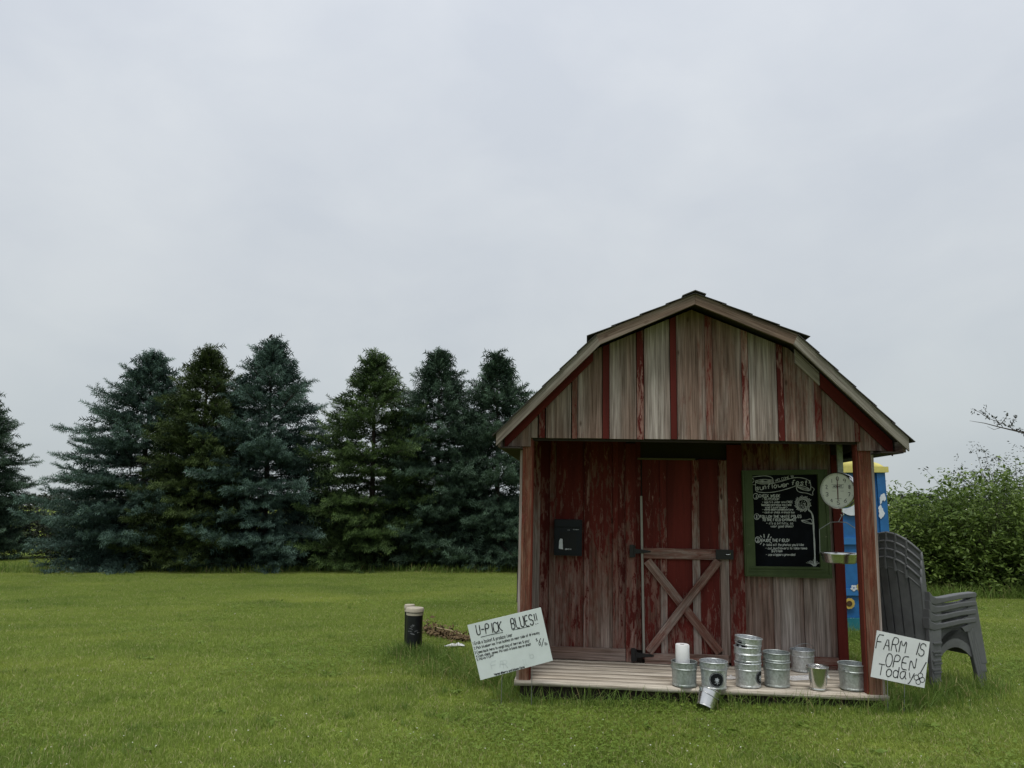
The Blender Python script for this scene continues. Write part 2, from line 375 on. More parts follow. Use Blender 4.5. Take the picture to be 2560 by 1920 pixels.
def chaikin(p, it=2):
    for _ in range(it):
        if len(p) < 3: return p
        q = [p[0]]
        for a, b in zip(p, p[1:]): q += [tuple(.75 * x + .25 * y for x, y in zip(a, b)), tuple(.25 * x + .75 * y for x, y in zip(a, b))]
        p = q + [p[-1]]
    return p
class Pen:
    """ink strokes laid on a plane: to3(px) -> point in the sign's own x,z plane; strokes become thin raised ribbons facing -y"""
    def __init__(s, to2, y): s.to2 = to2; s.y = y; s.mb = MB(); s.k = 0
    def stroke(s, pts, wd, px=True, smooth=2):
        p = [s.to2(*q) for q in pts] if px else list(pts)
        p = chaikin(p, smooth)
        if len(p) < 2: return
        s.k += 1; y = s.y - .00018 * (s.k % 5)
        vs = []
        for i, a in enumerate(p):
            b0, b1 = p[max(i - 1, 0)], p[min(i + 1, len(p) - 1)]
            dx, dz = b1[0] - b0[0], b1[1] - b0[1]; l_ = math.hypot(dx, dz) or 1
            h = wd * .5 * (1 + .18 * math.sin(i * 1.3 + s.k))
            nx, nz = -dz / l_ * h, dx / l_ * h
            vs += [(a[0] - nx, y, a[1] - nz), (a[0] + nx, y, a[1] + nz)]
        s.mb.add(vs, [(2 * i, 2 * i + 2, 2 * i + 3, 2 * i + 1) for i in range(len(p) - 1)])
    def fill(s, pts):
        p = [s.to2(*q) for q in pts]; s.k += 1
        s.mb.add([(a[0], s.y - .00018 * (s.k % 5), a[1]) for a in p], [tuple(range(len(p)))])
    def text(s, txt, p0, p1, hpx, wd, jit=.12, slant=0., smooth=1):
        """write txt with its baseline from pixel p0 to pixel p1, capitals hpx pixels high"""
        rg = random.Random(sum(map(ord, txt)))
        adv = []
        for c in txt:
            if c == ' ': adv.append(2.6)
            else: adv.append(max(q[0] for st in GLP[c] for q in st) + 1.25)
        tot = sum(adv) - 1.25
        dx, dy = p1[0] - p0[0], p1[1] - p0[1]; ln = math.hypot(dx, dy); ex, ey = dx / ln, dy / ln
        sx, sy = ln / tot, hpx / 6.0; x = 0
        for c, a in zip(txt, adv):
            if c != ' ':
                oy = rg.uniform(-jit, jit) * 2; k_ = 1 + rg.uniform(-jit, jit)
                for st in GLP[c]:
                    q = []
                    for gx, gy in st:
                        lx = (x + gx * k_ + rg.uniform(-jit, jit)) * sx + slant * gy * sy; ly = (gy + oy * .4 + rg.uniform(-jit, jit)) * sy
                        q.append((p0[0] + lx * ex + ly * ey, p0[1] + lx * ey - ly * ex))
                    s.stroke(q, wd, smooth=smooth)
            x += a
    def circle(s, c, rx, ry, wd, n=18): s.stroke([(c[0] + rx * math.cos(2 * PI * i / n), c[1] + ry * math.sin(2 * PI * i / n)) for i in range(n + 1)], wd, smooth=1)
    def build(s, name, mat, parent, **kw): return s.mb.build(name, mat, parent, **kw)

# ================================================================== SETTING
def ground_sheet(name, y0, y1, x0, x1, z, mat, nx=40, ny=40):
    b = MB(); b.grid(lambda u, v: (x0 + (x1 - x0) * u, y0 + (y1 - y0) * v, z), nx, ny)
    return tag(b.build(name, mat), kind='structure')
ground_sheet('lawn', -900, 900, -900, 900, 0.0, M['lawn'])
# ================================================================== SHED
shed = empty('farm_shed', SHED)
tag(shed, 'weathered red board and batten shed with gambrel roof and open front porch', 'shed')
LEN = 3.3
EZ, KX, KZ, PZ, EX = 1.8934, .7742, 2.6845, 3.013, 1.5487
def roofz(x):                                     # top line of the rake boards
    d = abs(x - MX)
    return PZ + (KZ - PZ) * d / KX if d <= KX else KZ + (EZ - KZ) * (d - KX) / (EX - KX)
def slab(t0, t1):                                 # roof cross-section between two depths below the top line
    n0 = []
    pts = [(-EX, EZ), (-KX, KZ), (0, PZ), (KX, KZ), (EX, EZ)]
    return [(MX + x, z - t0) for x, z in pts], [(MX + x, z - t1) for x, z in pts]
up, lo = slab(.012, .05)
roof = MB()
roof.prism([up[0], up[1], up[2], up[3], up[4], lo[4], lo[3], lo[2], lo[1], lo[0]][::-1], -OV + .02, LEN + .15)
roof = roof.build('roof', M['dark'], shed)
# shingle courses (each a thin lapped strip), both slopes each side
def course(a, b, side, i, n):
    t0, t1 = i / n, (i + 1) / n
    p0 = Vector((a[0] + (b[0] - a[0]) * t0, a[1] + (b[1] - a[1]) * t0)); p1 = Vector((a[0] + (b[0] - a[0]) * t1, a[1] + (b[1] - a[1]) * t1))
    d = (p1 - p0).normalized(); nn = Vector((-d.y, d.x)); nn = nn if nn.y > 0 else -nn
    q0 = p0 + nn * (-.006); q1 = p1 + nn * .003 + d * .022
    nseg = 11; b_ = MB()
    for s_ in range(nseg):
        y0 = -OV - .028 + (LEN + .2 + OV) * s_ / nseg; y1 = -OV - .028 + (LEN + .2 + OV) * (s_ + 1) / nseg - .006
        j = random.uniform(-.008, .012)
        e1 = q1 + d * j
        pr = [(q0.x, q0.y), (e1.x, e1.y), (e1.x + nn.x * .005, e1.y + nn.y * .005), (q0.x + nn.x * .005, q0.y + nn.y * .005)]
        b_.prism(pr, y0, y1)
    b_.build('shingle_course', M['shingle'], roof)
for sgn in (-1, 1):
    for i in range(4): course((MX, PZ + .004), (MX + sgn * (KX + .055), KZ - .012), sgn, i, 4)
    for i in range(6): course((MX + sgn * KX, KZ), (MX + sgn * (EX + .015), EZ - .012), sgn, i, 6)
rc = MB()
for s_ in range(9):
    y0 = -OV - .034 + s_ * .4; z = PZ + .018 + random.uniform(0, .006)
    rc.add([(MX - .10, y0, z - .036), (MX, y0, z + .006), (MX + .085, y0, z - .026), (MX - .10, y0 + .39, z - .042), (MX, y0 + .39, z), (MX + .085, y0 + .39, z - .032)], [(0, 1, 4, 3), (1, 2, 5, 4)])
rco = rc.build('ridge_cap', M['shingle'], roof); md = rco.modifiers.new('thick', 'SOLIDIFY'); md.thickness = .008
# rake boards on the front edge (parallelograms with plumb or mitred ends)
def rake(a, b, wd_v, name='rake_board', y0=-OV - .012, th=.024, mat='fascia', **pr):
    d = Vector((b[0] - a[0], b[1] - a[1]))
    m = MB(); m.prism([(a[0], a[1]), (b[0], b[1]), (b[2], b[3]), (a[2], a[3])], y0, y0 + th)
    ln = d.length; ang = math.atan2(d.x, d.y)
    rot = Matrix.Translation((a[0], 0, a[1])) @ Matrix.Rotation(ang, 4, 'Y')      # own z along the rake
    m.xf(rot.inverted()); return m.build(name, M[mat], roof, M_=rot, **pr)
def kn(sg): return (MX + sg * KX, KZ, MX + sg * (KX - .035), KZ - .078)
pk = (MX, PZ, MX, PZ - .086)
ev = lambda sg: (MX + sg * EX, EZ, MX + sg * EX, EZ - .098)
rake(ev(-1), kn(-1), 0, tone=.2, paint=-.1, pgrad=0.)
rake(kn(-1), (pk[0] - .001, pk[1], pk[2] - .001, pk[3]), 0, tone=.45, paint=.02, pgrad=0.)
rake((pk[0] + .001, pk[1], pk[2] + .001, pk[3]), kn(1), 0, tone=.95, paint=.1, pgrad=0.)
rake(kn(1), ev(1), 0, tone=.0, paint=-.2, pgrad=0.)
# eave fascia along the sides
for sg in (-1, 1):
    xx = MX + sg * (EX - .012)
    beam('eave_board', roof, (xx, -OV + .02, EZ - .06), (xx, LEN + .14, EZ - .06), .09, .02, M['fascia'], normal=(sg, 0, 0), tone=.4, paint=.2, pgrad=0.)
# gable
GY = -.022
gb = MB(); gp = []
gable = MB(); gable.prism([(MX - 1.40, 1.86), (MX + 1.40, 1.86), (MX + .74, KZ - .08), (MX, PZ - .09), (MX - .74, KZ - .08)], .005, .03)
gable = gable.build('gable', M['dark'], shed)
def vboard(name, parent, x0, x1, zb, ztop, y0, th, mat=None, **pr):
    xs = [x0] + [k_ for k_ in (MX - KX + .02, MX, MX + KX - .02) if x0 < k_ < x1] + [x1]
    poly = [(x0, zb), (x1, zb)] + [(x, ztop(x)) for x in reversed(xs)]
    if min(p[1] for p in poly[2:]) < zb + .012:
        poly = [(x, max(z, zb + .001)) for x, z in poly]
    return MB().prism(poly, y0, y0 + th).build(name, mat or M['wood'], parent, **pr)
gt = lambda x: roofz(x) - .075
gx = lambda u: sh(u, 1094, GY).x
bt = lambda u: sh(u, 1094, GY - .018).x
outl, outr = sh(1252, 1112, GY).x, sh(2264, 1128, GY).x
inl, inr = gx(1326), gx(2148)
for u0, u1, tone, pa in [(1327, 1345, .75, .20), (1364, 1428, .68, .18), (1443, 1506, .85, .2), (1523, 1592, .55, .12), (1611, 1677, .22, .04), (1693, 1767, .88, .18),
                         (1785, 1859, .92, .18), (1875, 1947, .36, .08), (1963, 2041, .95, .26), (2057, 2139, .85, .2)]:
    vboard('gable_board', gable, gx(u0) + .003, gx(u1) - .003, HG + random.uniform(-.003, .003), gt, GY, .024, tone=tone, paint=pa, pgrad=0.)
for u0, u1, tone, pa in [(1346, 1363, .7, .52), (1429, 1444, .9, .40), (1506, 1524, .6, 1.05), (1592, 1611, .5, .50), (1677, 1694, .5, .85), (1766, 1786, .7, .45), (1858, 1876, .0, .42),
                         (1947, 1964, .5, .56), (2040, 2058, .95, .42), (2138, 2152, .8, .55)]:
    vboard('batten', gable, bt(u0) + .003, bt(u1) - .004, HG + random.uniform(-.004, .002), lambda x: gt(x) - .005, GY - .018, .017, tone=tone, paint=pa, pgrad=0.)
vboard('gable_board', gable, outl, inl + .002, HG - .07, gt, GY, .024, tone=.7, paint=.2, pgrad=0.)
vboard('gable_board', gable, inr - .012, outr, HG - .07, gt, GY, .024, tone=.85, paint=.25, pgrad=0.)
# red frieze boards following the roof under the overhang
def frieze(x0, x1, o0, o1, **pr):
    a = (x0, roofz(x0) - o0, x0, roofz(x0) - o1); b = (x1, roofz(x1) - o0, x1, roofz(x1) - o1)
    rake(a, b, 0, 'frieze_board', GY - .042, .022, 'wood', **pr)
frieze(MX - EX + .05, MX - KX - .02, .06, .155, tone=.6, paint=1.1, pgrad=0.)
frieze(MX + KX + .02, MX + KX + .20, .06, .165, tone=-.2, paint=-.2, pgrad=0.)
frieze(MX + KX + .205, MX + EX - .05, .06, .175, tone=.6, paint=1.25, pgrad=0.)
# soffit closing the overhang underneath at both eaves
for sg in (-1, 1):
    b = MB(); xa, xb = MX + sg * (EX - .03), MX + sg * (W / 2 - .02)
    b.add([(xa, -OV + .02, EZ - .10), (xb, -OV + .02, EZ - .10), (xb, LEN + .1, EZ - .10), (xa, LEN + .1, EZ - .10)], [(0, 1, 2, 3)] if sg < 0 else [(3, 2, 1, 0)])
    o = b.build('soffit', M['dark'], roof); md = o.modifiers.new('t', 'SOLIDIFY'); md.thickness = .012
# posts: 4x4 with a nailed-on trim board
def post(x0, x1, side):
    p = MB().box(x0, x1, 0, .105, .0, HG + .05, .002).build('post', M['post'], shed, tone=.55, paint=.34, pgrad=.1)
    xo = (x0 - .022, x0 - .001) if side < 0 else (x1 + .001, x1 + .022)
    MB().box(xo[0], xo[1], .004, .115, -.01, HG - .01, .001).build('corner_board', M['wood'], p, tone=.25, paint=.05, pgrad=0.)
    xi = (x1 + .001, x1 + .012) if side < 0 else (x0 - .014, x0 - .001)
    MB().box(xi[0], xi[1], .006, .098, .0, HG + .03, .001).build('inner_trim', M['post'], p, tone=.8, paint=.85, pgrad=0.)
    return p
for i in range(5):  # unseen left porch side: boards added to keep light out of the porch
    y0 = .12 + (DP - .13) * i / 5; MB().box(.006, .028, y0 + .001, y0 + (DP - .13) / 5 - .001, .0, HG - .02, .001).build('added_side_board', M['wood'], shed, tone=.4, paint=.4, pgrad=.1)
post(.022, .098, -1); post(W - .118, W - .024, 1)
MB().box(-.008, -.001, .02, .05, .58, .82).build('black_strip', M['black'], shed)  # narrow black strip on the outer side of the left post
# header beam and porch ceiling
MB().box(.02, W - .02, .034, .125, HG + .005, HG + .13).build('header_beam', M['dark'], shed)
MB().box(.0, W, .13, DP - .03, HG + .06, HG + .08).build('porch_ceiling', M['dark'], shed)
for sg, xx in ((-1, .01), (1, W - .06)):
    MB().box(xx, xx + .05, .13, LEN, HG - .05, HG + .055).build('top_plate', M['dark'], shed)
# porch floor: joists and planks
pf = MB()
for y in (.02, .45, .86): pf.box(.03, W - .03, y, y + .04, -.135, -.036)
pf = pf.build('porch_frame', M['dark'], shed)
ys = np.linspace(-.035, DP + .01, 8)
for i in range(7):
    w0 = MB(); nx = 14; tz = random.uniform(-.004, .002)
    gap = .0025
    def fn(u, v, i=i, tz=tz):
        x = -.012 + (W + .024) * u
        y = ys[i] + gap + (ys[i + 1] - ys[i] - 2 * gap) * v
        return (x, y + .006 * mnoise.noise((x * 1.5, i * 7.1, 0)), tz + .006 * mnoise.noise((x * 1.1, v * .4, i * 3.3)))
    w0.grid(fn, nx, 2)
    m0 = Matrix.Rotation(PI / 2, 4, 'Y')
    w0.xf(m0.inverted()); o = w0.build('deck_plank', M['deck'], pf, M_=m0, smooth=True, tone=random.uniform(-.1, .35), paint=-.3, pgrad=0.)
    md = o.modifiers.new('t', 'SOLIDIFY'); md.thickness = .034; md.offset = -1 
# sides and back of the shed (closed box behind the porch)
body = MB().box(.03, W - .03, DP + .03, LEN - .03, -.04, HG + .05).build('wall', M['dark'], shed)
for sg in (-1, 1):
    n = 9
    for i in range(n):
        y0 = DP + .03 + (LEN - DP - .05) * i / n; y1 = DP + .03 + (LEN - DP - .05) * (i + 1) / n
        xa = (.006, .028) if sg < 0 else (W - .028, W - .006)
        MB().box(xa[0], xa[1], y0, y1, -.05, HG - .02, .002).build('wall_board', M['wood'], body, tone=random.uniform(0, .7), paint=random.uniform(.1, .6), pgrad=.1)
        xb = (-.012, .005) if sg < 0 else (W - .005, W + .012)
        MB().box(xb[0], xb[1], y0 - .03, y0 + .03, -.05, HG - .02, .001).build('batten', M['wood'], body, tone=.5, paint=random.uniform(.3, .9), pgrad=0.)
for i in range(10):
    x0 = .03 + (W - .06) * i / 10
    MB().box(x0 + .001, x0 + (W - .06) / 10 - .001, LEN - .028, LEN - .006, -.05, HG + .03, .001).build('wall_board', M['wood'], body, tone=random.uniform(0, .7), paint=.3, pgrad=.1)
back = MB().prism([(MX - 1.38, HG + .03), (MX + 1.38, HG + .03), (MX + .72, KZ - .09), (MX, PZ - .1), (MX - .72, KZ - .09)], LEN - .03, LEN).build('rear_gable', M['wood'], shed, tone=.4, paint=.2, pgrad=0.)
# front wall of the shed: boards and battens
WY = DP
wx = lambda u, v=1517, y=WY: sh(u, v, y).x
ZT = HG + .06
for u0, u1, tone, pa, pg in [(1346, 1372, .75, .54, .13), (1387, 1459, .7, .53, .15), (1471, 1532, .8, .43, .2), (1544, 1566, .7, .57, .1), (1590, 1604, .75, .54, .1)]:
    MB().box(wx(u0) + .002, wx(u1) - .002, WY, WY + .024, .10, ZT, .001).build('wall_board', M['wood'], body, tone=tone, paint=pa, pgrad=pg)
for u0, u1, tone, pa, pg in [(1372, 1387, .6, .36, .2), (1459, 1472, .55, .46, .15), (1532, 1545, .75, .47, .15)]:
    MB().box(wx(u0), wx(u1), WY - .019, WY - .001, .10, ZT - .01, .001).build('batten', M['wood'], body, tone=tone, paint=pa, pgrad=pg)
MB().box(.0, wx(1347), WY - .026, WY + .02, .0, ZT - .02, .001).build('corner_board', M['wood'], body, tone=-.3, paint=.16, pgrad=.4)
MB().box(wx(1564), wx(1590), WY - .03, WY - .002, .0, ZT - .03, .001).build('door_casing', M['wood'], body, tone=.6, paint=.52, pgrad=.12)
kb = MB().box(.05, wx(1563), WY - .034, WY + .01, .004, .108, .001)
m0 = Matrix.Rotation(PI / 2, 4, 'Y'); kb.xf(m0.inverted()).build('kick_board', M['wood'], body, M_=m0, tone=.62, paint=.06, pgrad=0.)
# right part, under and beside the chalkboard
wr = lambda u: sh(u, 1600, WY).x
MB().box(wr(1826), wr(1865), WY - .028, WY - .002, .0, ZT - .03, .001).build('door_casing', M['wood'], body, tone=.6, paint=.58, pgrad=.08)
for u0, u1, tone, pa, pg in [(1865, 1937, .95, .32, .2), (1951, 2013, .45, .08, .3), (2028, 2096, .55, .02, .3)]:
    MB().box(wr(u0) + .002, wr(u1) - .002, WY, WY + .024, .10, ZT, .001).build('wall_board', M['wood'], body, tone=tone, paint=pa, pgrad=pg)
for u0, u1, tone, pa in [(1937, 1951, .6, .2), (2013, 2028, .3, .05)]:
    MB().box(wr(u0), wr(u1), WY - .019, WY - .001, .10, ZT - .01, .001).build('batten', M['wood'], body, tone=tone, paint=pa, pgrad=.3)
MB().box(wr(2094), wr(2118), WY - .03, WY + .09, .0, ZT - .03, .001).build('corner_board', M['wood'], body, tone=.5, paint=.74, pgrad=.15)
kb = MB().box(wr(1867), wr(2093), WY - .024, WY + .01, .004, .10, .001)
kb.xf(m0.inverted()).build('kick_board', M['wood'], body, M_=m0, tone=.7, paint=.42, pgrad=0.)
# ---- door
DY = WY - .012
dx = lambda u, v=1400: sh(u, v, DY).x
zb, zt = .025, sh(1700, 1148, DY).z
door = MB().box(dx(1604), dx(1824), DY + .016, DY + .03, zb, zt).build('door', M['dark'], shed)
for u0, u1, tone, pa, pg in [(1606, 1652, .7, .56, .05), (1666, 1732, .6, .68, .2), (1748, 1798, .6, .66, .22), (1797, 1823, .6, .46, .12)]:
    MB().box(dx(u0) + .001, dx(u1) - .001, DY - .006, DY + .015, zb, zt, .001).build('door_board', M['wood'], door, tone=tone, paint=pa, pgrad=pg)
for u0, u1, tone, pa in [(1651, 1667, .55, .46), (1731, 1749, .4, .34), (1800, 1820, .5, .28)]:
    MB().box(dx(u0), dx(u1), DY - .022, DY - .007, zb + .06, zt - .01, .001).build('batten', M['wood'], door, tone=tone, paint=pa, pgrad=.25)
RY = DY - .040
P2 = lambda u, v: (lambda q: (q.x, RY, q.z))(sh(u, v, RY))
beam('rail', door, P2(1609, 1383), P2(1806, 1387), .092, .018, M['wood'], tone=.75, paint=.42, pgrad=0.)
beam('rail', door, P2(1612, 1646), P2(1822, 1651), .085, .018, M['wood'], tone=.85, paint=.26, pgrad=0.)
RY = DY - .041
beam('brace', door, P2(1618, 1402), P2(1800, 1632), .075, .018, M['wood'], tone=.95, paint=.36, pgrad=0.)
RY = DY - .060
beam('brace', door, P2(1622, 1630), P2(1796, 1402), .072, .018, M['wood'], tone=.95, paint=.36, pgrad=0.)
RY = DY - .03
a, b = P2(1603, 1240), P2(1610, 1636)
beam('edge_strip', door, b, a, .019, .016, M['whitemetal'])
# strap hinges and latch
def hinge(u, v, ln):
    c = sh(u, v, DY - .05); h = MB()
    h.box(c.x - .035, c.x + .002, c.y, c.y + .022, c.z - .055, c.z + .055)
    h.tube([(c.x + .006, c.y + .006, c.z - .05), (c.x + .006, c.y + .006, c.z + .05)], .009, 10)
    h.add([(c.x + .01, c.y, c.z - .022), (c.x + .01, c.y, c.z + .022), (c.x + ln, c.y + .004, c.z + .007), (c.x + ln, c.y + .004, c.z - .007),
           (c.x + .01, c.y + .02, c.z - .022), (c.x + .01, c.y + .02, c.z + .022), (c.x + ln, c.y + .018, c.z + .007), (c.x + ln, c.y + .018, c.z - .007)],
          [(0, 3, 2, 1), (4, 5, 6, 7), (0, 1, 5, 4), (2, 3, 7, 6), (1, 2, 6, 5), (0, 4, 7, 3)])
    h.build('hinge', M['iron'], door, smooth=True)
hinge(1584, 1378, .15); hinge(1588, 1638, .16)
a, b = sh(1790, 1374, DY - .06), sh(1834, 1399, DY - .06)
la = MB().box(a.x, b.x, a.y, a.y + .028, b.z, a.z).build('latch', M['iron'], door)
c = sh(1824, 1387, DY - .07)
MB().tube([(c.x - .03, a.y - .008, c.z), (c.x + .005, a.y - .014, c.z + .002), (c.x + .006, a.y - .014, c.z + .014)], .0035, 8).build('latch_pin', M['chrome'], la, smooth=True)
a, b = sh(1594, 1147, DY - .03), sh(1738, 1147, DY - .03)
MB().box(a.x, b.x, a.y, a.y + .02, a.z - .006, a.z + .010).build('door_header_strip', M['yellow'], door)

# ================================================================== CHALKBOARD
CY_ = WY - .05
c0 = sh(1964, 1310, CY_)
cb_root = empty('chalkboard', SHED @ Matrix.Translation(c0))
tag(cb_root, 'chalkboard in green painted frame with a chalk sunflower on shed wall', 'chalkboard')
C2 = lambda X, Y: (lambda q: (q.x - c0.x, q.z - c0.z))(sh(1820 + X / 4.88, 1140 + Y / 4.88, CY_))
def cpoly(*ps): return [C2(*p) for p in ps]
OTL, OTR, OBR, OBL = (165, 178), (1195, 165), (1262, 1492), (205, 1462)
ITL, ITR, IBR, IBL = (288, 235), (1082, 225), (1118, 1352), (330, 1342)
MB().prism(cpoly((280, 205), (1095, 205), (1128, 1365), (322, 1352))[::-1][::-1], .0, .02).build('slate', M['slate'], cb_root)
def fr(name, p, y0, y1, par=cb_root):
    return MB().prism(cpoly(*p), y0, y1).build(name, M['green'], par)
fl = fr('frame_rail', [IBL, IBR, OBR, OBL][::-1], -.03, .025); fr('frame_rail', [OTL, OTR, ITR, ITL][::-1], -.03, .025)
fr('frame_stile', [OTL, ITL, IBL, OBL][::-1], -.0305, .025); fr('frame_stile', [ITR, OTR, OBR, IBR][::-1], -.0305, .025)
fr('moulding', [(250, 1385), (1200, 1398), (1206, 1412), (250, 1400)][::-1], -.040, -.029); fr('moulding', [(226, 1432), (1240, 1448), (1244, 1468), (222, 1450)][::-1], -.036, -.029)
fr('moulding', [(196, 205), (212, 205), (240, 1430), (222, 1450)][::-1], -.038, -.029); fr('moulding', [(1160, 195), (1176, 195), (1240, 1448), (1222, 1430)][::-1], -.038, -.029)
fr('moulding', [(268, 1352), (1155, 1364), (1155, 1376), (268, 1366)][::-1], -.043, -.029)
pen = Pen(C2, -.0015)
wl, wt = .0042, .0052
# ribbon banner
pen.stroke([(285, 258), (380, 245), (470, 240), (540, 262), (552, 300), (550, 330)], wt); pen.stroke([(338, 300), (440, 282), (550, 296)], wt)
pen.stroke([(338, 300), (345, 330), (430, 345), (550, 330)], wt); pen.stroke([(285, 258), (325, 300), (295, 330)], wl); pen.stroke([(295, 350), (335, 350)], wl)
pen.stroke([(338, 300), (332, 410), (350, 440), (480, 450), (620, 430), (760, 390), (830, 362)], wt)
pen.stroke([(550, 335), (680, 300), (800, 262), (900, 264), (980, 290), (1010, 330), (1008, 420)], wt)
pen.stroke([(830, 362), (910, 362), (980, 390), (1005, 424), (940, 420), (870, 395), (830, 362), (838, 420), (880, 446), (970, 452), (1040, 488), (1028, 440), (1060, 402), (1012, 374)], wt)
for i in range(15): pen.stroke([(355 + i * 13, 300 + 6 * math.sin(i)), (357 + i * 13, 335 - 3 * abs(7 - i) * .6)], .006)
for i in range(11): pen.stroke([(850 + i * 13, 368 + i * 3.0), (854 + i * 13, 388 + i * 2.8)], .005)
pen.text('WELCOME to', (578, 318), (798, 258), 30, .0036, slant=.15)
pen.text('sunflower', (345, 418), (742, 372), 58, .0068, jit=.18, slant=.1, smooth=2)
pen.text('fest!', (775, 352), (985, 358), 62, .0068, jit=.15, slant=.12, smooth=2)
for n_, cx, cy in (('1', 338, 492), ('2', 350, 740), ('3', 362, 1022)):
    pen.circle((cx, cy), 31, 36, .0045 if n_ != '3' else .006); pen.text(n_, (cx - 9, cy + 16), (cx + 9, cy + 16), 34, .006); pen.stroke([(cx - 14, cy + 22), (cx + 14, cy + 20)], .004)
pen.text('CHECK INSIDE', (378, 502), (636, 502), 32, .0052, .1)
T = .0038
for tx, x0, x1, y, h in [('- $2/PERSON', 415, 620, 538, 28), ('- age 5 & under are FREE', 418, 790, 574, 26), ('(includes entrance into field', 405, 770, 608, 26), ('and 1 sunflower)', 455, 720, 640, 27),
                         ('- venmo @berryandbloomfarm', 420, 795, 664, 22), ('- cash or check in black box', 422, 812, 698, 24)]:
    pen.text(tx, (x0, y), (x1, y), h, T)
pen.text('FOLLOW THE WHITE POLES', (390, 756), (892, 752), 32, .0055, .1)
pen.text('TO THE FIELD ENTRANCE', (420, 794), (832, 792), 30, .0055, .1)
for tx, x0, x1, y, h in [("- it's a bit hilly, so", 465, 790, 834, 28), ('wear good shoes!', 520, 792, 870, 28), ("- take all the photos you'd like", 440, 922, 1096, 28),
                         ('- cut sunflowers to take home', 455, 962, 1138, 28), ('$1/stem', 528, 662, 1172, 30), ('- use clippers provided', 462, 815, 1216, 28)]:
    pen.text(tx, (x0, y), (x1, y), h, T, slant=.1)
pen.text('ENJOY THE FIELD!', (405, 1046), (745, 1046), 34, .0058, .1)
for a, b in [((392, 968), (410, 992)), ((437, 952), (442, 996)), ((502, 952), (484, 998)), ((530, 984), (512, 1004)), ((505, 1042), (535, 1066)), ((408, 1056), (392, 1080)), ((438, 1066), (430, 1096))]: pen.stroke([a, b], .007)
# sunflower
for i in range(34):
    a_ = 2 * PI * i / 34; cx, cy = 912, 590; r0, r1 = 56, 88 + 16 * math.sin(i * 2.1) * .6 + (14 if math.sin(a_) < -.4 else 0)
    tipp = (cx + r1 * 1.1 * math.cos(a_), cy + r1 * math.sin(a_))
    for s_ in (-.11, .11): pen.stroke([(cx + r0 * math.cos(a_ + s_), cy + r0 * math.sin(a_ + s_)), (cx + 78 * math.cos(a_ + s_ * 1.1), cy + 74 * math.sin(a_ + s_ * 1.1)), tipp], .0036)
rg = random.Random(3)
for i in range(90):
    a_, r_ = rg.uniform(0, 2 * PI), 62 * math.sqrt(rg.random()); x, y = 895 + r_ * math.cos(a_), 610 + r_ * .95 * math.sin(a_)
    if rg.random() < .75: pen.stroke([(x, y), (x + rg.uniform(-10, 10), y + rg.uniform(-14, 14))], .0042)
pen.stroke([(978, 655), (1022, 690), (1040, 770), (1044, 900), (1056, 1100), (1060, 1260), (1056, 1345)], .0125)
pen.stroke([(1048, 832), (940, 818), (880, 782), (960, 784), (1000, 764), (1022, 780), (1032, 828)], .0048); pen.stroke([(890, 786), (960, 800), (1030, 826)], .0035)
for i in range(11):
    t_ = (i - 5) / 5; pen.stroke([(1055 + t_ * 10, 1345), (1052 + t_ * 45, 1310), (1040 + t_ * 88, 1275 + abs(t_) * 30 - rg.uniform(0, 15))], .003)
pen.build('chalk_drawing', M['chalk'], cb_root)

# ================================================================== DROP BOX
c1 = sh(1420, 1390, WY - .1)
a, b = sh(1386, 1298, WY - .1), sh(1455, 1390, WY - .1)
w_, h_ = b.x - a.x, a.z - b.z
db = empty('cash_box', SHED @ Matrix.Translation((a.x, WY - .1, b.z)))
tag(db, 'black metal drop box with slot lid mounted on red wall boards', 'drop box')
def rbox(b_, x0, x1, y0, y1, z0, z1, r=.008):
    pr = []
    for cx, cz, s0 in ((x1 - r, z0 + r, -90), (x1 - r, z1 - r, 0), (x0 + r, z1 - r, 90), (x0 + r, z0 + r, 180)):
        for k_ in range(4): a_ = R(s0 + 30 * k_); pr.append((cx + r * math.cos(a_), cz + r * math.sin(a_)))
    return b_.prism(pr, y0, y1)
bb = rbox(MB(), 0, w_, 0, .08, 0, h_).build('box_body', M['boxblack'], db)
rbox(MB(), .012, w_ - .012, -.008, .001, .016, h_ * .78, .01).build('box_door', M['boxblack'], db)
rbox(MB(), .008, w_ - .008, -.02, .001, h_ * .80, h_ - .004, .006).build('slot_lid', M['boxblack'], db)
rbox(MB(), w_ * .2, w_ * .8, -.0105, -.0075, h_ * .14, h_ * .66, .006).build('inner_panel', M['black'], db)
st = MB(); st.add([(w_ * .17, -.012, h_ * .19), (w_ * .32, -.012, h_ * .17), (w_ * .30, -.012, h_ * .46), (w_ * .22, -.012, h_ * .47), (w_ * .18, -.012, h_ * .40)], [(0, 1, 2, 3, 4)])
md = st.build('sticker', M['white'], db).modifiers.new('t', 'SOLIDIFY'); md.thickness = .001
pen = Pen(lambda x, y: (x * w_, y * h_), -.0125)
for tx, x0, x1, y in (('112', .48, .60, -.695), ('OUTLINE', .68, .88, -.71), ('KEYS', .38, .62, -.165)):
    pen.text(tx, (x0, -y), (x1, -y), -.03 if False else .0001, .002)
pen.mb = MB()
def wtext(p, tx, x0, x1, y, h, wd):
    q = Pen(lambda X, Y: (X, -Y), p.y); q.text(tx, (x0, -y), (x1, -y), h, wd, jit=.05); p.mb.add(q.mb.v, q.mb.f)
wtext(pen, 'CASH', w_ * .68, w_ * .88, h_ * .715, .006, .0016); wtext(pen, '24', w_ * .48, w_ * .56, h_ * .70, .006, .0014); wtext(pen, 'BOX', w_ * .40, w_ * .62, h_ * .165, .010, .0026)
pen.build('lettering', M['white'], db)

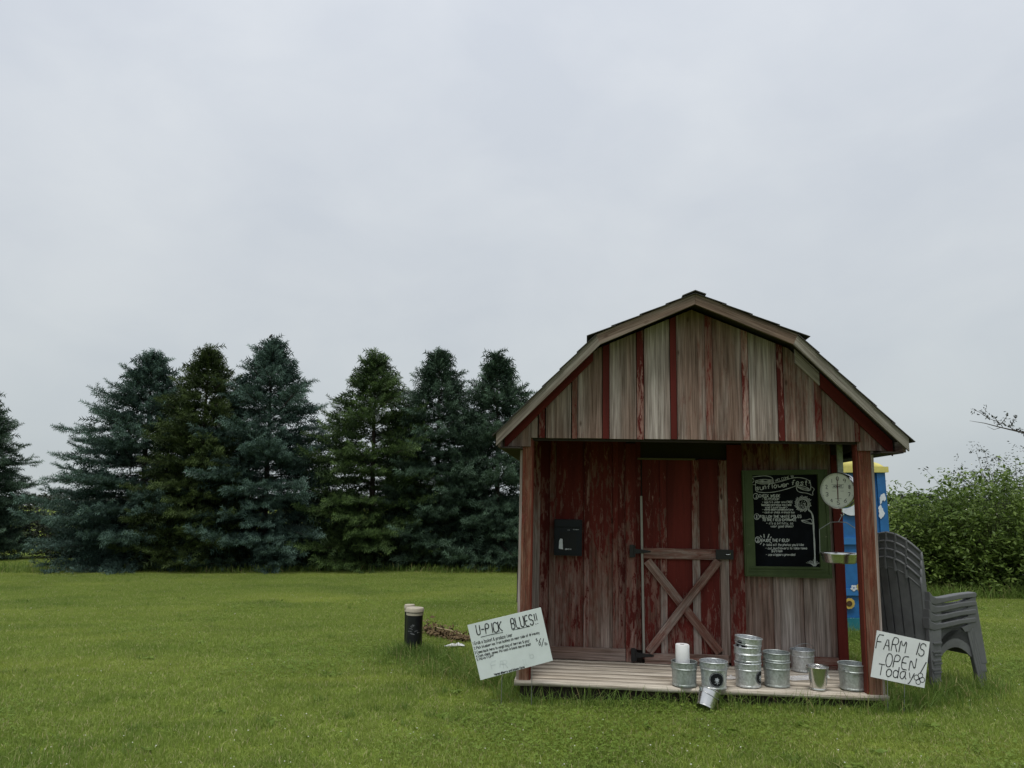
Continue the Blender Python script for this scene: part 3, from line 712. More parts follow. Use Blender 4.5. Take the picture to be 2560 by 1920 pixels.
# ================================================================== HANGING SCALE
SY = .36
sc0 = sh(2094.6, 1226.5, SY)
hs = empty('hanging_scale', SHED @ Matrix.Translation(sc0))
tag(hs, 'hanging dial scale with chrome housing and shallow pan under the porch roof', 'scale')
px = (sh(2139.6, 1225, SY) - sh(2095.6, 1225, SY)).length / 44.0
RD = 45.5 * px
DM = Matrix.Rotation(R(-42), 4, 'Z')            # dial turned towards the left
def ylathe(prof, n=48):                         # profile (r, y) round the y axis
    b_ = MB().lathe([(r, -y) for r, y in prof], n); b_.xf(Matrix.Rotation(PI / 2, 4, 'X')); return b_
ylathe([(0.0, .125), (RD * .7, .125), (RD * .93, .10), (RD * 1.0, .085), (RD * 1.0, .012), (RD * .97, .004)]).build('housing', M['chrome'], hs, True, M_=DM)
ylathe([(RD * .97, .006), (RD * 1.03, .004), (RD * 1.03, -.012), (RD * .985, -.016), (RD * .955, -.008), (RD * .955, .004)]).build('bezel', M['chrome'], hs, True, M_=DM)
df = ylathe([(RD * .96, .002), (RD * .5, .002), (.0001, .002)]).build('dial_face', M['dial'], hs, M_=DM)
pen = Pen(lambda x, y: (x, -y), .001)
for i in range(100):
    a_ = 2 * PI * i / 100; r0 = .86 if i % 10 == 0 else .885 if i % 5 == 0 else .90
    pen.stroke([(r0 * RD * math.sin(a_), -r0 * RD * math.cos(a_)), (.935 * RD * math.sin(a_), -.935 * RD * math.cos(a_))], .0012 if i % 10 else .002)
for i, d_ in enumerate('0987654321'):
    a_ = 2 * PI * i / 10; x, y = .68 * RD * math.sin(a_), -.68 * RD * math.cos(a_); pen.text(d_, (x - .010, y + .016), (x + .010, y + .016), .031, .0042, jit=0, smooth=2)
pen.stroke([(-.05, -.048), (.05, -.048), (.044, -.022), (-.044, -.022), (-.05, -.048), (.05, -.048)], .0028, smooth=0)
pen.text('HOBART', (-.036, -.028), (.036, -.028), .014, .0032, jit=0); pen.stroke([(-.05, .004), (-.018, .004)], .0015); pen.stroke([(.02, .004), (.05, .004)], .0015); pen.stroke([(-.025, .066), (.028, .066)], .002)
pen.build('dial_markings', M['ink'], df)
nd = MB(); nd.add([(-.003, -.006, -.075), (.003, -.006, -.075), (.0035, -.006, 0), (.0015, -.006, .105), (-.0015, -.006, .105), (-.0035, -.006, 0)], [(0, 1, 2, 3, 4, 5)])
md = nd.build('pointer', M['needle'], hs, M_=DM).modifiers.new('t', 'SOLIDIFY'); md.thickness = .002
bc = DM @ Vector((0, .06, 0))
MB().box(bc.x - .022, bc.x + .022, bc.y - .012, bc.y + .012, RD - .01, HG + .055 - sc0.z).build('bracket', M['galvdark'], hs)
zp = sh(2104, 1384, SY).z - sc0.z; zt_ = sh(2104, 1305, SY).z - sc0.z; zc_ = sh(2058, 1324, SY).z - sc0.z
PX = (sh(2104, 1384, SY).x - sc0.x) + .0; RP = 51 * px
hk = [(bc.x, bc.y, -RD + .005), (bc.x, bc.y, -RD - .03)]
for i in range(9): a_ = PI / 2 - i * PI * 1.4 / 8; hk.append((bc.x + .012 * math.cos(a_), bc.y, -RD - .045 + .014 * math.sin(a_)))
MB().tube(hk, .0035, 8).build('hook', M['chrome'], hs, True)
bail = [(PX - RP * .97, bc.y, zp), (PX - RP * .95, bc.y, zc_), (PX - RP * .38, bc.y, zt_ - .004), (PX, bc.y, zt_), (PX + RP * .38, bc.y, zt_ - .004), (PX + RP * .95, bc.y, zc_), (PX + RP * .97, bc.y, zp)]
MB().tube([(bc.x, bc.y, -RD - .055), (PX, bc.y, zt_)], .003, 6).build('link', M['wire'], hs)
MB().tube(bail, .0032, 8).build('pan_wire', M['wire'], hs, True)
pz = MB().lathe([(.0001, -.078), (RP * .70, -.078), (RP * .80, -.07), (RP * .86, -.03), (RP * .90, -.006), (RP * 1.0, .0), (RP * 1.0, -.004), (RP * .985, .003), (RP * .88, -.003), (RP * .84, -.03), (RP * .78, -.066), (.0001, -.072)], 44)
pz.xf(Matrix.Translation((PX, bc.y, zp))); pz.build('pan', M['tin'], hs, True)

# ================================================================== BUCKETS
def bucket(root_m, dt, dbm, h, label, mat='galv', bail_ang=-70, yaw=0., lab=None, small=False, group='galvanised buckets on the porch', bail_r=1.05):
    root = empty('bucket', root_m @ Matrix.Rotation(yaw, 4, 'Z'))
    tag(root, label, 'bucket', group)
    rt, rb = dt / 2, dbm / 2
    rr = lambda z: rb + (rt - rb) * z / h
    pf_ = [(.0001, .008), (rb - .004, .008), (rb, 0), (rb + .003, .001), (rb + .003, .012), (rr(.014), .014)]
    for zz in (.72,):
        z = zz * h
        if not small: pf_ += [(rr(z - .005), z - .005), (rr(z) + .0035, z - .002), (rr(z) + .0035, z + .003), (rr(z + .006), z + .006)]
    pf_ += [(rt, h - .004), (rt - .003, h - .004), (rr(h * .5) - .003, h * .5), (rb - .003, .012), (.0001, .012)]
    MB().lathe(pf_, 40).build('body', M[mat], root, True)
    tor = MB(); n = 40
    tor.tube([(rt * math.cos(2 * PI * i / n), rt * math.sin(2 * PI * i / n), h) for i in range(n + 1)], .0048, 8, False); tor.build('rim', M[mat], root, 'full')
    for s_ in (-1, 1):
        MB().box(s_ * (rr(h * .86)) - .004, s_ * (rr(h * .86)) + .005, -.012, .012, h * .84 - .012, h * .84 + .014).build('ear', M['galvdark'], root)
    n = 20; pts = []
    for i in range(n + 1):
        a_ = PI * i / n; pts.append(Vector((math.cos(a_) * (rr(h * .86) + .010), 0, h * .86)) + Matrix.Rotation(R(bail_ang), 3, 'X') @ Vector((0, 0, math.sin(a_) * rt * bail_r)))
    MB().tube(pts, .0023, 6).build('bail', M['wire'], root, True)
    if lab is not None:
        a0, rl, zc = lab
        cone = lambda x, z, o: ((rr(z) + o) * math.sin(a0 + x / rr(zc)), -(rr(z) + o) * math.cos(a0 + x / rr(zc)), z)
        d = MB(); n = 28; vs = [cone(0, zc, .0015)]
        for k_ in range(1, 5):
            for i in range(n): a_ = 2 * PI * i / n; vs.append(cone(rl * k_ / 4 * math.cos(a_), zc + rl * k_ / 4 * math.sin(a_), .0015))
        fs = [(0, 1 + i, 1 + (i + 1) % n) for i in range(n)]
        for k_ in range(3): fs += [(1 + k_ * n + i, 1 + (k_ + 1) * n + i, 1 + (k_ + 1) * n + (i + 1) % n, 1 + k_ * n + (i + 1) % n) for i in range(n)]
        lo_ = d.add(vs, fs).build('label', M['black'], root, True)
        q = Pen(lambda x, y: (x, y), 0)
        q.circle((0, 0), rl * .90, rl * .90, .0016, 26)
        for i in range(6): a_ = 2 * PI * i / 6 + .3; q.stroke([(0, .0), (rl * .22 * math.cos(a_ - .4), rl * .22 * math.sin(a_ - .4)), (rl * .30 * math.cos(a_), rl * .30 * math.sin(a_)), (rl * .22 * math.cos(a_ + .4), rl * .22 * math.sin(a_ + .4)), (0, 0)], .0026)
        q.circle((0, 0), rl * .07, rl * .07, .004, 10); q.stroke([(0, -rl * .2), (rl * .1, -rl * .45), (0, -rl * .62)], .0022); q.stroke([(-rl * .30, -rl * .42), (0, -rl * .34), (rl * .34, -rl * .4)], .002)
        q.mb.v = [cone(x, zc + z, .0024 - y * 0) for x, y, z in q.mb.v]
        q.build('emblem', M['white'], lo_)
    return root
deckz = .0005
def deck_at(u, v):          # local floor point of a bucket whose bottom centre shows at the pixel
    o = SI @ Vector((0, 0, EYE)); d = SI.to_3x3() @ ray(u, v); t = (deckz + .006 - o.z) / d.z; return o + d * t
def TB(u, v): return SHED @ Matrix.Translation(deck_at(u, v))
b1 = TB(1711, 1712)
bucket(b1, .192, .178, .172, 'dull galvanised bucket holding the white roll, wire handle hanging across its front', 'galvdark', -112, .15)
bucket(TB(1785, 1718), .205, .180, .190, 'galvanised bucket with big round black label facing the lawn, standing alone', 'galv', 100, .1, lab=(-.02, .056, .072))
s0 = TB(1871, 1714)
bucket(s0, .198, .182, .172, 'galvanised bucket at the bottom of the tall stack, black label turned sideways', 'galv', -100, .5, lab=(.45, .052, .075), group='stacked galvanised buckets')
bucket(s0 @ Matrix.Translation((.002, 0, .066)), .197, .172, .172, 'galvanised bucket nested second from the bottom of the tall stack', 'galv', -118, 1.1, lab=(-1.4, .05, .075), group='stacked galvanised buckets')
bucket(s0 @ Matrix.Translation((-.001, 0, .118)), .198, .172, .172, 'galvanised bucket nested third from the bottom of the tall stack', 'galv', 120, .2, lab=(.3, .05, .075), group='stacked galvanised buckets')
bucket(s0 @ Matrix.Translation((-.004, 0, .186)) @ Matrix.Rotation(R(5), 4, 'Y'), .200, .172, .172, 'galvanised bucket sitting tilted on top of the tall stack', 'galv', -95, 1.0, lab=(-1.85, .052, .10), group='stacked galvanised buckets')
s1 = TB(1943, 1713)
bucket(s1, .200, .182, .180, 'galvanised bucket without label, lower of a nested pair', 'galvdark', -150, .3, group='nested pair of galvanised buckets')
bucket(s1 @ Matrix.Translation((0, 0, .064)), .200, .176, .180, 'galvanised bucket without label, upper of a nested pair', 'galvdark', -98, .25, group='nested pair of galvanised buckets')
bucket(TB(2007, 1676), .195, .178, .168, 'galvanised bucket by the shed wall with its wire handle raised', 'galv', 32, .25, bail_r=1.0)
bucket(TB(2046, 1723), .155, .112, .165, 'small tapered tin pail with crumpled plastic inside', 'tin', -85, .1, small=True)
bucket(TB(2133, 1721), .205, .185, .182, 'galvanised bucket tucked against the right porch post', 'galvdark', 115, .6)
fb = ground(1767, 1782)
bucket(Matrix.Translation((fb.x - .01, fb.y + .02, .03)) @ Matrix.Rotation(R(27), 4, 'Y') @ Matrix.Rotation(R(-22), 4, 'X'), .150, .122, .125, 'small tin pail fallen into the grass in front of the deck', 'tin', 110, .2, small=True)
# white roll in the first bucket
rl = empty('bag_roll', b1 @ Matrix.Translation((-.012, .01, .0135))); tag(rl, 'white roll of produce bags standing in a bucket', 'roll')
MB().lathe([(.018, .0), (.050, .0), (.0515, .006), (.0515, .150), (.050, .152), (.0512, .156), (.0512, .278), (.049, .284), (.019, .284), (.018, .28), (.018, 0)], 36).build('roll_body', M['paper'], rl, True)
MB().lathe([(.0175, .002), (.0175, .282), (.0150, .282), (.0150, .002), (.0175, .002)], 20).build('core', M['deadleaf'], rl, True)
def flap(u, v):
    z = .02 + .255 * v; a_ = -.4 + u * .9; r_ = .0525 + .018 * u * u * (1 - .5 * v); return (r_ * math.cos(a_), r_ * math.sin(a_), z + .004 * math.sin(9 * v))
md = MB().grid(flap, 5, 8).build('loose_end', M['paper'], rl, True).modifiers.new('t', 'SOLIDIFY'); md.thickness = .001
# crumpled clear plastic on the deck and in the small pail
def crumple(name, mtx, sx, sy, sz, label, seed, parent=None):
    def fn(u, v):
        x, y = (u - .5) * sx, (v - .5) * sy
        e_ = max(0, 1 - (2 * abs(u - .5)) ** 3) * max(0, 1 - (2 * abs(v - .5)) ** 3)
        n_ = mnoise.noise((x * 22 + seed, y * 22, 1.3)) * .5 + mnoise.noise((x * 55, y * 55 + seed, 2.1)) * .35 + .5
        return (x + .06 * mnoise.noise((x * 9, y * 14, seed)), y + .05 * mnoise.noise((y * 14, x * 11, seed + 4)), .004 + max(0, n_) * sz * e_)
    o = MB().grid(fn, 30, 20).build(name, M['clear' if parent is None else 'tarp'], None)
    o.matrix_world = mtx; tag(o, label, 'plastic bag'); md = o.modifiers.new('t', 'SOLIDIFY'); md.thickness = .0008; return o
crumple('plastic_bag', TB(2000, 1697), .30, .13, .035, 'crumpled clear plastic bag lying flat on the deck behind the small pail', 3.1)
crumple('plastic_bag', TB(1830, 1696), .14, .10, .025, 'scrap of crumpled plastic on the deck beside the tall bucket stack', 8.7)
crumple('plastic_bag', TB(2046, 1723) @ Matrix.Translation((0, 0, .115)) @ Matrix.Rotation(.5, 4, 'X'), .115, .10, .085, 'crumpled plastic bag stuffed in the small tapered pail', 5.2)

# ================================================================== YARD SIGNS
def yard_sign(name, quad, y, th, mat, lab, stakes):
    c = at_y(sum(q[0] for q in quad) / 4, sum(q[1] for q in quad) / 4, y)
    root = empty(name, Matrix.Translation(c)); tag(root, lab, 'sign')
    to2 = lambda u, v: (lambda q: (q.x - c.x, q.z - c.z))(at_y(u, v, y))
    MB().prism([to2(*q) for q in quad][::-1], 0, th).build('panel', mat, root)
    for (u0, v0, u1, v1) in stakes:
        a = at_y(u0, v0, y + th * .5); b = at_y(u1, v1, y + th * .5)
        MB().tube([(a.x - c.x, th * .5, a.z - c.z), (b.x - c.x, th * .5, -c.z - .05)], .0028, 6).build('stake', M['wire'], root)
    return root, to2
q5 = lambda X, Y: (960 + X / 4.809, 1480 + Y / 4.809)
root, to2 = yard_sign('yard_sign', [q5(1002, 398), q5(1885, 185), q5(2030, 825), q5(1160, 1060)], 6.02, .005, M['sign'],
                      'tilted pale yard sign reading U-PICK BLUES with handwritten picking steps', [(1255, 1688, 1252, 1740), (1330, 1668, 1328, 1735)])
pen = Pen(lambda X, Y: to2(*q5(X, Y)), -.0012)
pen.text('U-PICK', (1120, 518), (1428, 470), 118, .0072, .1, smooth=2); pen.text('BLUES!!', (1540, 446), (1850, 382), 128, .0072, .1, smooth=2)
pen.stroke([(1165, 542), (1300, 508), (1430, 484)], .004); pen.stroke([(1548, 458), (1650, 436), (1755, 412)], .004)
for tx, a, b, h in [('1 Grab a bucket & produce liner', (1072, 640), (1545, 532), 40), ('2 Pick blueberries from bushes on near side of driveway', (1085, 694), (1870, 500), 32),
                    ('3 Come back here to weigh bag of berries & pay!', (1095, 745), (1750, 596), 32), ('4 Cash, check, venmo. Put cash in black box on shed!', (1108, 788), (1765, 640), 30), ("5 Have FUN!!", (1120, 826), (1320, 778), 32)]:
    pen.text(tx, a, b, h, .0030, .14, smooth=1)
pen.text('$', (1832, 592), (1846, 588), 30, .003); pen.text('6/', (1862, 640), (1918, 640), 84, .0042, smooth=2); pen.text('lb', (1932, 640), (1962, 634), 34, .0034)
pen.text('Venmo @berry and bloom-farm', (1328, 1005), (1692, 912), 28, .0034, .1)
pen.build('lettering', M['ink'], root)
pen = Pen(lambda X, Y: to2(*q5(X, Y)), -.0006)
for tx, a, b, h in [('FA', (1300, 930), (1460, 880), 90), ('R', (1440, 920), (1490, 910), 100), ('b', (1760, 800), (1800, 790), 70), ('ll', (1680, 890), (1720, 880), 80)]: pen.text(tx, a, b, h, .006)
pen.build('faded_lettering', M['ghost'], root)
q8 = lambda X, Y: (2060 + X / 3.318, 1280 + Y / 3.318)
root, to2 = yard_sign('yard_sign', [q8(440, 982), q8(878, 1077), q8(833, 1460), q8(388, 1367)], 5.86, .005, M['sign2'],
                      'white yard sign on wire stakes reading FARM IS OPEN Today with a flower', [(2218.5, 1690, 2217.5, 1768), (2262, 1700, 2257, 1768)])
pen = Pen(lambda X, Y: to2(*q8(X, Y)), -.0012)
pen.text('FARM', (428, 1128), (668, 1172), 116, .0064, .08, smooth=1); pen.text('IS', (742, 1176), (824, 1200), 104, .0064, .08, smooth=2)
pen.text('OPEN', (505, 1278), (752, 1322), 108, .0064, .08, smooth=2); pen.stroke([(848, 1245), (796, 1340)], .0064)
pen.text('Today', (440, 1348), (738, 1398), 92, .0064, .08, smooth=2)
for i in range(4):
    a_ = PI / 2 * i + .35; pen.circle((790 + 26 * math.cos(a_), 1382 + 28 * math.sin(a_)), 20, 22, .0045, 12)
pen.circle((790, 1381), 4, 5, .005, 8)
pen.build('lettering', M['ink'], root)

# ================================================================== STACKED CHAIRS
def chair_mesh(root):
    m = M['chair']
    HW = .275                                            # chair faces +x, lateral axis y; near (visible) side is -y
    ZT_, ZS = 1.06, .36
    topz = lambda u: ZT_ - .15 * abs(u) ** 2.2
    bx_ = lambda u, z: -.055 * (1 - u * u) - .045 * max(0., (z - ZS) / (ZT_ - ZS)) ** 1.15
    wid = lambda z: HW * (.93 + .05 * min(1, (z - .3) / .5))
    th = .014
    def panel(u0, u1, z0, z1, nu=4, nv=6):
        f_ = lambda a, b: (lambda u, z: (bx_(u, z), u * wid(z), z))(u0 + (u1 - u0) * a, (z0(u0 + (u1 - u0) * a) if callable(z0) else z0) + ((z1(u0 + (u1 - u0) * a) if callable(z1) else z1) - (z0(u0 + (u1 - u0) * a) if callable(z0) else z0)) * b)
        g = MB().grid(f_, nu, nv); n = len(g.v); nf = list(g.f)
        g.v += [(x + th, y, z) for x, y, z in g.v]; g.f += [tuple(n + i for i in reversed(f)) for f in nf]
        W_ = nu + 1
        edge = list(range(nu + 1)) + [nu + W_ * j for j in range(1, nv + 1)] + [W_ * nv + i for i in range(nu - 1, -1, -1)] + [W_ * j for j in range(nv - 1, 0, -1)]
        for a, b in zip(edge, edge[1:] + edge[:1]): g.f.append((b, a, a + n, b + n))
        return g
    zr = lambda u: topz(u) - .085
    panel(-1, 1, zr, topz, 20, 2).build('top_rail', m, root, True)
    ed = np.linspace(-1, 1, 7)
    for i in range(6):
        g = .032 if i else 0; g2 = .032 if i < 5 else 0
        panel(ed[i] + g, ed[i + 1] - g2, .36, zr, 3, 8).build('back_slat', m, root, True)
    panel(-1, 1, .27, .36, 16, 2).build('lower_back_band', m, root, True)
    for zz, r_ in ((lambda u: topz(u) - .003, .011), (zr, .006), (lambda u: .365, .008), (lambda u: .275, .008)):
        MB().tube([(bx_(u, zz(u)) + .002, u * wid(zz(u)), zz(u)) for u in np.linspace(-1, 1, 21)], r_, 8).build('back_rib', m, root, 'full')
    for s_ in (-1, 1):
        MB().tube([(bx_(s_, z) + .006, s_ * wid(z), z) for z in np.linspace(.27, topz(1), 12)], .011, 8).build('back_rib', m, root, 'full')
    # short knuckles on the top edge between slats
    for u in ed[1:-1]:
        MB().box(bx_(u, 1.0) - .020, bx_(u, 1.0) + .004, u * wid(1.0) - .006, u * wid(1.0) + .006, topz(u) - .1, topz(u) + .010).build('slat_lug', m, root)
    sg = MB().grid(lambda a, b: (-.02 + .47 * a, (b - .5) * 2 * (HW - .02), .335 + .03 * a - .05 * math.sin(PI * a * .9) * (1 - (2 * b - 1) ** 4) + (.012 if a > .9 else 0)), 10, 8)
    o = sg.build('seat', m, root, True); md = o.modifiers.new('t', 'SOLIDIFY'); md.thickness = .014
    for s_ in (-1, 1):
        ya, yb = (s_ * (HW - .02), s_ * (HW + .055))
        ym = (ya + yb) / 2; hw = abs(yb - ya) / 2
        y0_, y1_ = sorted((ym - hw * .86, ym + hw))
        o = MB().prism([(-.03, .505), (.02, .492), (.12, .505), (.33, .528), (.485, .532), (.497, .545), (.497, .566), (.485, .574), (.30, .566), (.12, .548), (.04, .548), (.0, .565), (-.03, .60)], y0_, y1_).build('arm', m, root)
        md = o.modifiers.new('b', 'BEVEL'); md.width = .007; md.segments = 2; md.limit_method = 'ANGLE'
        MB().prism([(.33, .50), (.49, .54), (.485, .505), (.44, .495), (.42, .47), (.36, .465)], min(ya, yb) + .01, max(ya, yb) - .01).build('arm_bracket', m, root)
        yo = s_ * (HW + .04); yi = yo - s_ * .045
        def leg(x0a, x0b, x1a, x1b, ztop, splay, name='leg'):
            b = MB(); sy = s_ * splay
            b.add([(x1a, yo + sy, 0), (x1b, yo + sy, 0), (x1b - .008, yi + sy, 0), (x1a + .008, yi + sy, 0), (x0a, yo, ztop), (x0b, yo, ztop), (x0b - .008, yi, ztop), (x0a + .008, yi, ztop)],
                  [(3, 2, 1, 0), (4, 5, 6, 7), (0, 1, 5, 4), (1, 2, 6, 5), (2, 3, 7, 6), (3, 0, 4, 7)])
            o = b.build(name, m, root)
            md = o.modifiers.new('b', 'BEVEL'); md.width = .007; md.segments = 2; return o
        lg = leg(-.03, .105, -.045, .03, .52, .012)
        for z in (.10, .19): MB().box(-.043 + z * .02, .040 + z * .06, yo + s_ * .004, yo + s_ * .017, z, z + .012).build('step', m, lg)
        leg(.385, .50, .475, .545, .50, .012)
        arch = [(.06, .50), (.06, .26)] + [(.06 + .36 * t, .25 + .10 * math.sin(PI * t) ** .7 - .0 * t) for t in np.linspace(.02, .98, 9)] + [(.44, .26), (.44, .50)]
        yA, yB = sorted((yi + s_ * .022, yi + s_ * .036)); MB().prism(arch, yA, yB).build('side_apron', m, root)
    MB().prism([(-.0, .16), (.0, .16)][:0] or [(-.03, .24), (.02, .24), (.02, .31), (-.03, .31)], -HW, HW).build('rear_apron', m, root)
    MB().prism([(.45, .27), (.475, .27), (.465, .36), (.45, .36)], -HW, HW).build('front_apron', m, root)
ra = ground(2355, 1737); fa = ground(2446, 1722)
ang = math.atan2(fa.y - ra.y, fa.x - ra.x)
print('chair leg base', ra, fa, (fa - ra).length, math.degrees(ang))
CH_ANG = R(21)
ch = empty('patio_chair'); chair_mesh(ch)
cm = Matrix.Translation((ra.x - .045, ra.y - .02, 0)) @ Matrix.Rotation(CH_ANG, 4, 'Z') @ Matrix.Translation((.008, .327, 0))
CL = ['grey resin patio chair at the bottom of the stack, legs on the grass', 'grey resin patio chair second from the bottom of its stack', 'grey resin patio chair second from the top of its stack', 'grey resin patio chair on top of the stack beside the shed']
for i in range(4):
    c = ch if i == 0 else copy_tree(ch)
    c.matrix_world = cm @ Matrix.Translation((.010 * i, 0, .067 * i))
    tag(c, CL[i], 'chair', 'stacked patio chairs')

# ================================================================== PORTABLE TOILET
pt0 = ground(2236, 1580)
pt = empty('portable_toilet', Matrix.Translation((pt0.x, pt0.y, 0)) @ Matrix.Rotation(R(-4), 4, 'Z'))
tag(pt, 'blue portable toilet with yellow roof and painted flowers behind the shed', 'portable toilet')
PW, PD, PH = 1.12, 1.15, 1.92
MB().box(-PW, 0, 0, PD, .16, PH).build('cabin', M['blue'], pt)
MB().box(-PW - .03, .02, -.04, PD + .03, 0, .157).build('skid_base', M['teal'], pt)
for z0, z1 in ((.42, .50), (1.02, 1.10)):
    MB().prism([(-PW + .07, z0), (-.13, z0), (-.13, z1), (-PW + .07, z1)], -.028, -.001).build('ledge', M['bluelt'], pt)
for xx in (-PW - .012, -.085):
    MB().prism([(xx, .165), (xx + .10, .165), (xx + .10, PH), (xx, PH)], -.035, .05).build('corner_post', M['blue'], pt)
MB().box(-.013 + .014, .022, .06, .10, .17, PH).build('corner_trim', M['bluelt'], pt)
for xx in (-.33, -.23, -.17): MB().box(xx, xx + .018, -.022, -.001, 1.12, PH - .03).build('wall_rib', M['blue'], pt)
rf = MB(); 
def rfn(u, v):
    x = -PW - .05 + (PW + .10) * u; y = -.06 + (PD + .12) * v
    e_ = (1 - abs(2 * u - 1) ** 2.6) * (1 - abs(2 * v - 1) ** 4)
    return (x, y, PH + .035 + .17 * max(0, e_) ** .7)
rfo = rf.grid(rfn, 18, 12).build('roof', M['yroof'], pt, True); md = rfo.modifiers.new('t', 'SOLIDIFY'); md.thickness = .012
MB().box(-PW - .05, .05, -.06, -.045, PH - .035, PH + .034).build('roof_rim', M['yroof'], pt); MB().box(.032, .05, -.044, PD + .05, PH - .035, PH + .034).build('roof_rim', M['yroof'], pt)
def pt2(X, Y):
    q = pt.matrix_world.inverted()
    o = q @ Vector((0, 0, EYE)); d = q.to_3x3() @ ray(1820 + X / 4.88, 1140 + Y / 4.88); t = (-.030 - o.y) / d.y; p = o + d * t; return (p.x, p.z)
bpy.context.view_layer.update()
def blob(mat, name, pts, y): 
    p = [pt2(*q) for q in pts]; MB().prism(p[::-1], y, y + .004).build(name, mat, pt)
def ell(cx, cy, rx, ry, n=20, wob=.0): return [(cx + rx * (1 + wob * math.sin(5 * a + cx)) * math.cos(a), cy + ry * (1 + wob * math.sin(4 * a)) * math.sin(a)) for a in (2 * PI * i / n for i in range(n))]
blob(M['white'], 'painted_cloud', ell(1545, 645, 175, 80, 24, .06), -.031)
for X, Y, rx_, ry_ in ((1868, 700, 34, 60), (1852, 640, 20, 40), (1885, 500, 34, 40), (1862, 540, 14, 46), (1905, 520, 16, 30)):
    blob(M['white'], 'painted_cloud', ell(X, Y, rx_, ry_, 18, .22), -.0425 - .0002 * (X % 7))
for cx, cy, rr_ in ((1480, 1800, 48), (1640, 1600, 52)):
    for i in range(11):
        a_ = 2 * PI * i / 11; blob(M['petal'], 'painted_petal', ell(cx + rr_ * math.cos(a_), cy + rr_ * 1.0 * math.sin(a_), 22, 20, 10), -.0312 - .0001 * i)
    blob(M['seedhead'], 'painted_seed_head', ell(cx, cy, rr_ * .72, rr_ * .72, 18), -.036)
for i in range(5):
    a_ = 2 * PI * i / 5 + .3; blob(M['white'], 'painted_petal', ell(1535 + 24 * math.cos(a_), 1610 + 26 * math.sin(a_), 18, 15, 10), -.0335 - .0001 * i)
for i in range(7): blob(M['white'], 'painted_dot', ell(1500 + 17 * (i % 4) + 5 * (i // 4), 1985 + 34 * (i // 3) + 6 * (i % 2), 6, 10, 8), -.0313)

# ================================================================== PIPES, DEAD PLANT
def vent(u, v, rad, h, lab, tilt=0., scuff=False):
    g = ground(u, v); root = empty('vent_pipe', Matrix.Translation((g.x, g.y, 0)) @ Matrix.Rotation(tilt, 4, 'Y')); tag(root, lab, 'pipe', 'black vent pipes in the lawn')
    MB().lathe([(rad, -.05), (rad, h), (rad * .9, h), (rad * .9, h - .1)], 36).build('pipe_body', M['pipe'], root, True)
    MB().lathe([(rad * 1.0, h - .05), (rad * 1.05, h - .05), (rad * 1.05, h - .026), (rad * 1.0, h - .026)], 36).build('collar', M['cap'], root, True)
    MB().lathe([(rad * 1.01, h - .018), (rad * 1.12, h - .018), (rad * 1.12, h + .008), (rad * 1.04, h + .020), (.0001, h + .026)], 36).build('cap', M['cap'], root, True)
    if scuff:
        q = Pen(lambda x, y: (x, y), 0); rg = random.Random(5)
        for i in range(9): x, z = rg.uniform(-.05, .05), h - .13 - rg.uniform(0, .10); q.stroke([(x, z), (x + rg.uniform(-.03, .03), z + rg.uniform(-.012, .012)), (x + rg.uniform(-.02, .05), z + rg.uniform(-.012, .012))], .0035)
        q.mb.v = [((rad + .0012) * math.sin(x / rad), -(rad + .0012) * math.cos(x / rad), z) for x, y, z in q.mb.v]; q.build('scuff', M['scuff'], root)
    return root
def hpx(u, v0, v1): g = ground(u, v0); d = at_y(u, v1, g.y); return d.z
vent(1033, 1640, .082, hpx(1034, 1640, 1524), 'black vent pipe with pale cap and scuffed side, front one of two', R(1.2), True)
vent(1022, 1622, .050, hpx(1022, 1622, 1516), 'thinner black vent pipe with beige cap standing behind the scuffed one')
def leaves_mesh(n, pos, size, rng, flat=.3, curl=.2, asp=.45):
    """n small folded leaves at pos (n,3): 5 verts, 4 tris each"""
    d = rng.normal(size=(n, 3)); d[:, 2] *= flat; d /= np.linalg.norm(d, axis=1, keepdims=True)
    up_ = rng.normal(size=(n, 3)) * .45 + np.array([0, 0, 1.]); s = np.cross(d, up_); s /= np.linalg.norm(s, axis=1, keepdims=True); nn = np.cross(s, d)
    L_ = size[:, None]
    b = pos; t = pos + d * L_ - nn * L_ * curl; m = pos + d * L_ * .5 + nn * L_ * .04; l = pos + d * L_ * .45 + s * L_ * asp * .5 - nn * L_ * .07; r = pos + d * L_ * .45 - s * L_ * asp * .5 - nn * L_ * .07
    V = np.stack([b, l, t, r, m], 1).reshape(-1, 3); base = (np.arange(n) * 5)[:, None, None]
    F_ = (base + np.array([[0, 4, 1], [1, 4, 2], [0, 3, 4], [3, 2, 4]])[None]).reshape(-1, 3)
    return V, F_
rng = np.random.default_rng(11)
dp = empty('dead_plant', Matrix.Translation(ground(1115, 1598))); tag(dp, 'dried brown uprooted plant lying in the grass between pipe and sign', 'dead plant')
g0, g1 = ground(1066, 1586), ground(1165, 1606); o_ = ground(1115, 1598)
n = 620; t_ = rng.random(n); P_ = np.array([np.array(g0 - o_) * (1 - a) + np.array(g1 - o_) * a for a in t_]); P_ += rng.normal(size=(n, 3)) * np.array([.05, .045, .0]); P_[:, 2] = np.abs(rng.normal(size=n)) * .05 * (1.35 - t_) + .015
V, F_ = leaves_mesh(n, P_, rng.uniform(.035, .085, n), rng, .7, .4); npmesh('withered_leaves', V, F_, M['deadleaf'], dp)
a, b = at_y(1092, 1569, ground(1115, 1598).y - .03) - o_, at_y(1178, 1594, ground(1115, 1598).y - .05) - o_
MB().tube([a, a.lerp(b, .4) + Vector((0, 0, .012)), b], [.006, .007, .009], 8).build('stem', M['stalk'], dp, True)
g = ground(1142, 1622)
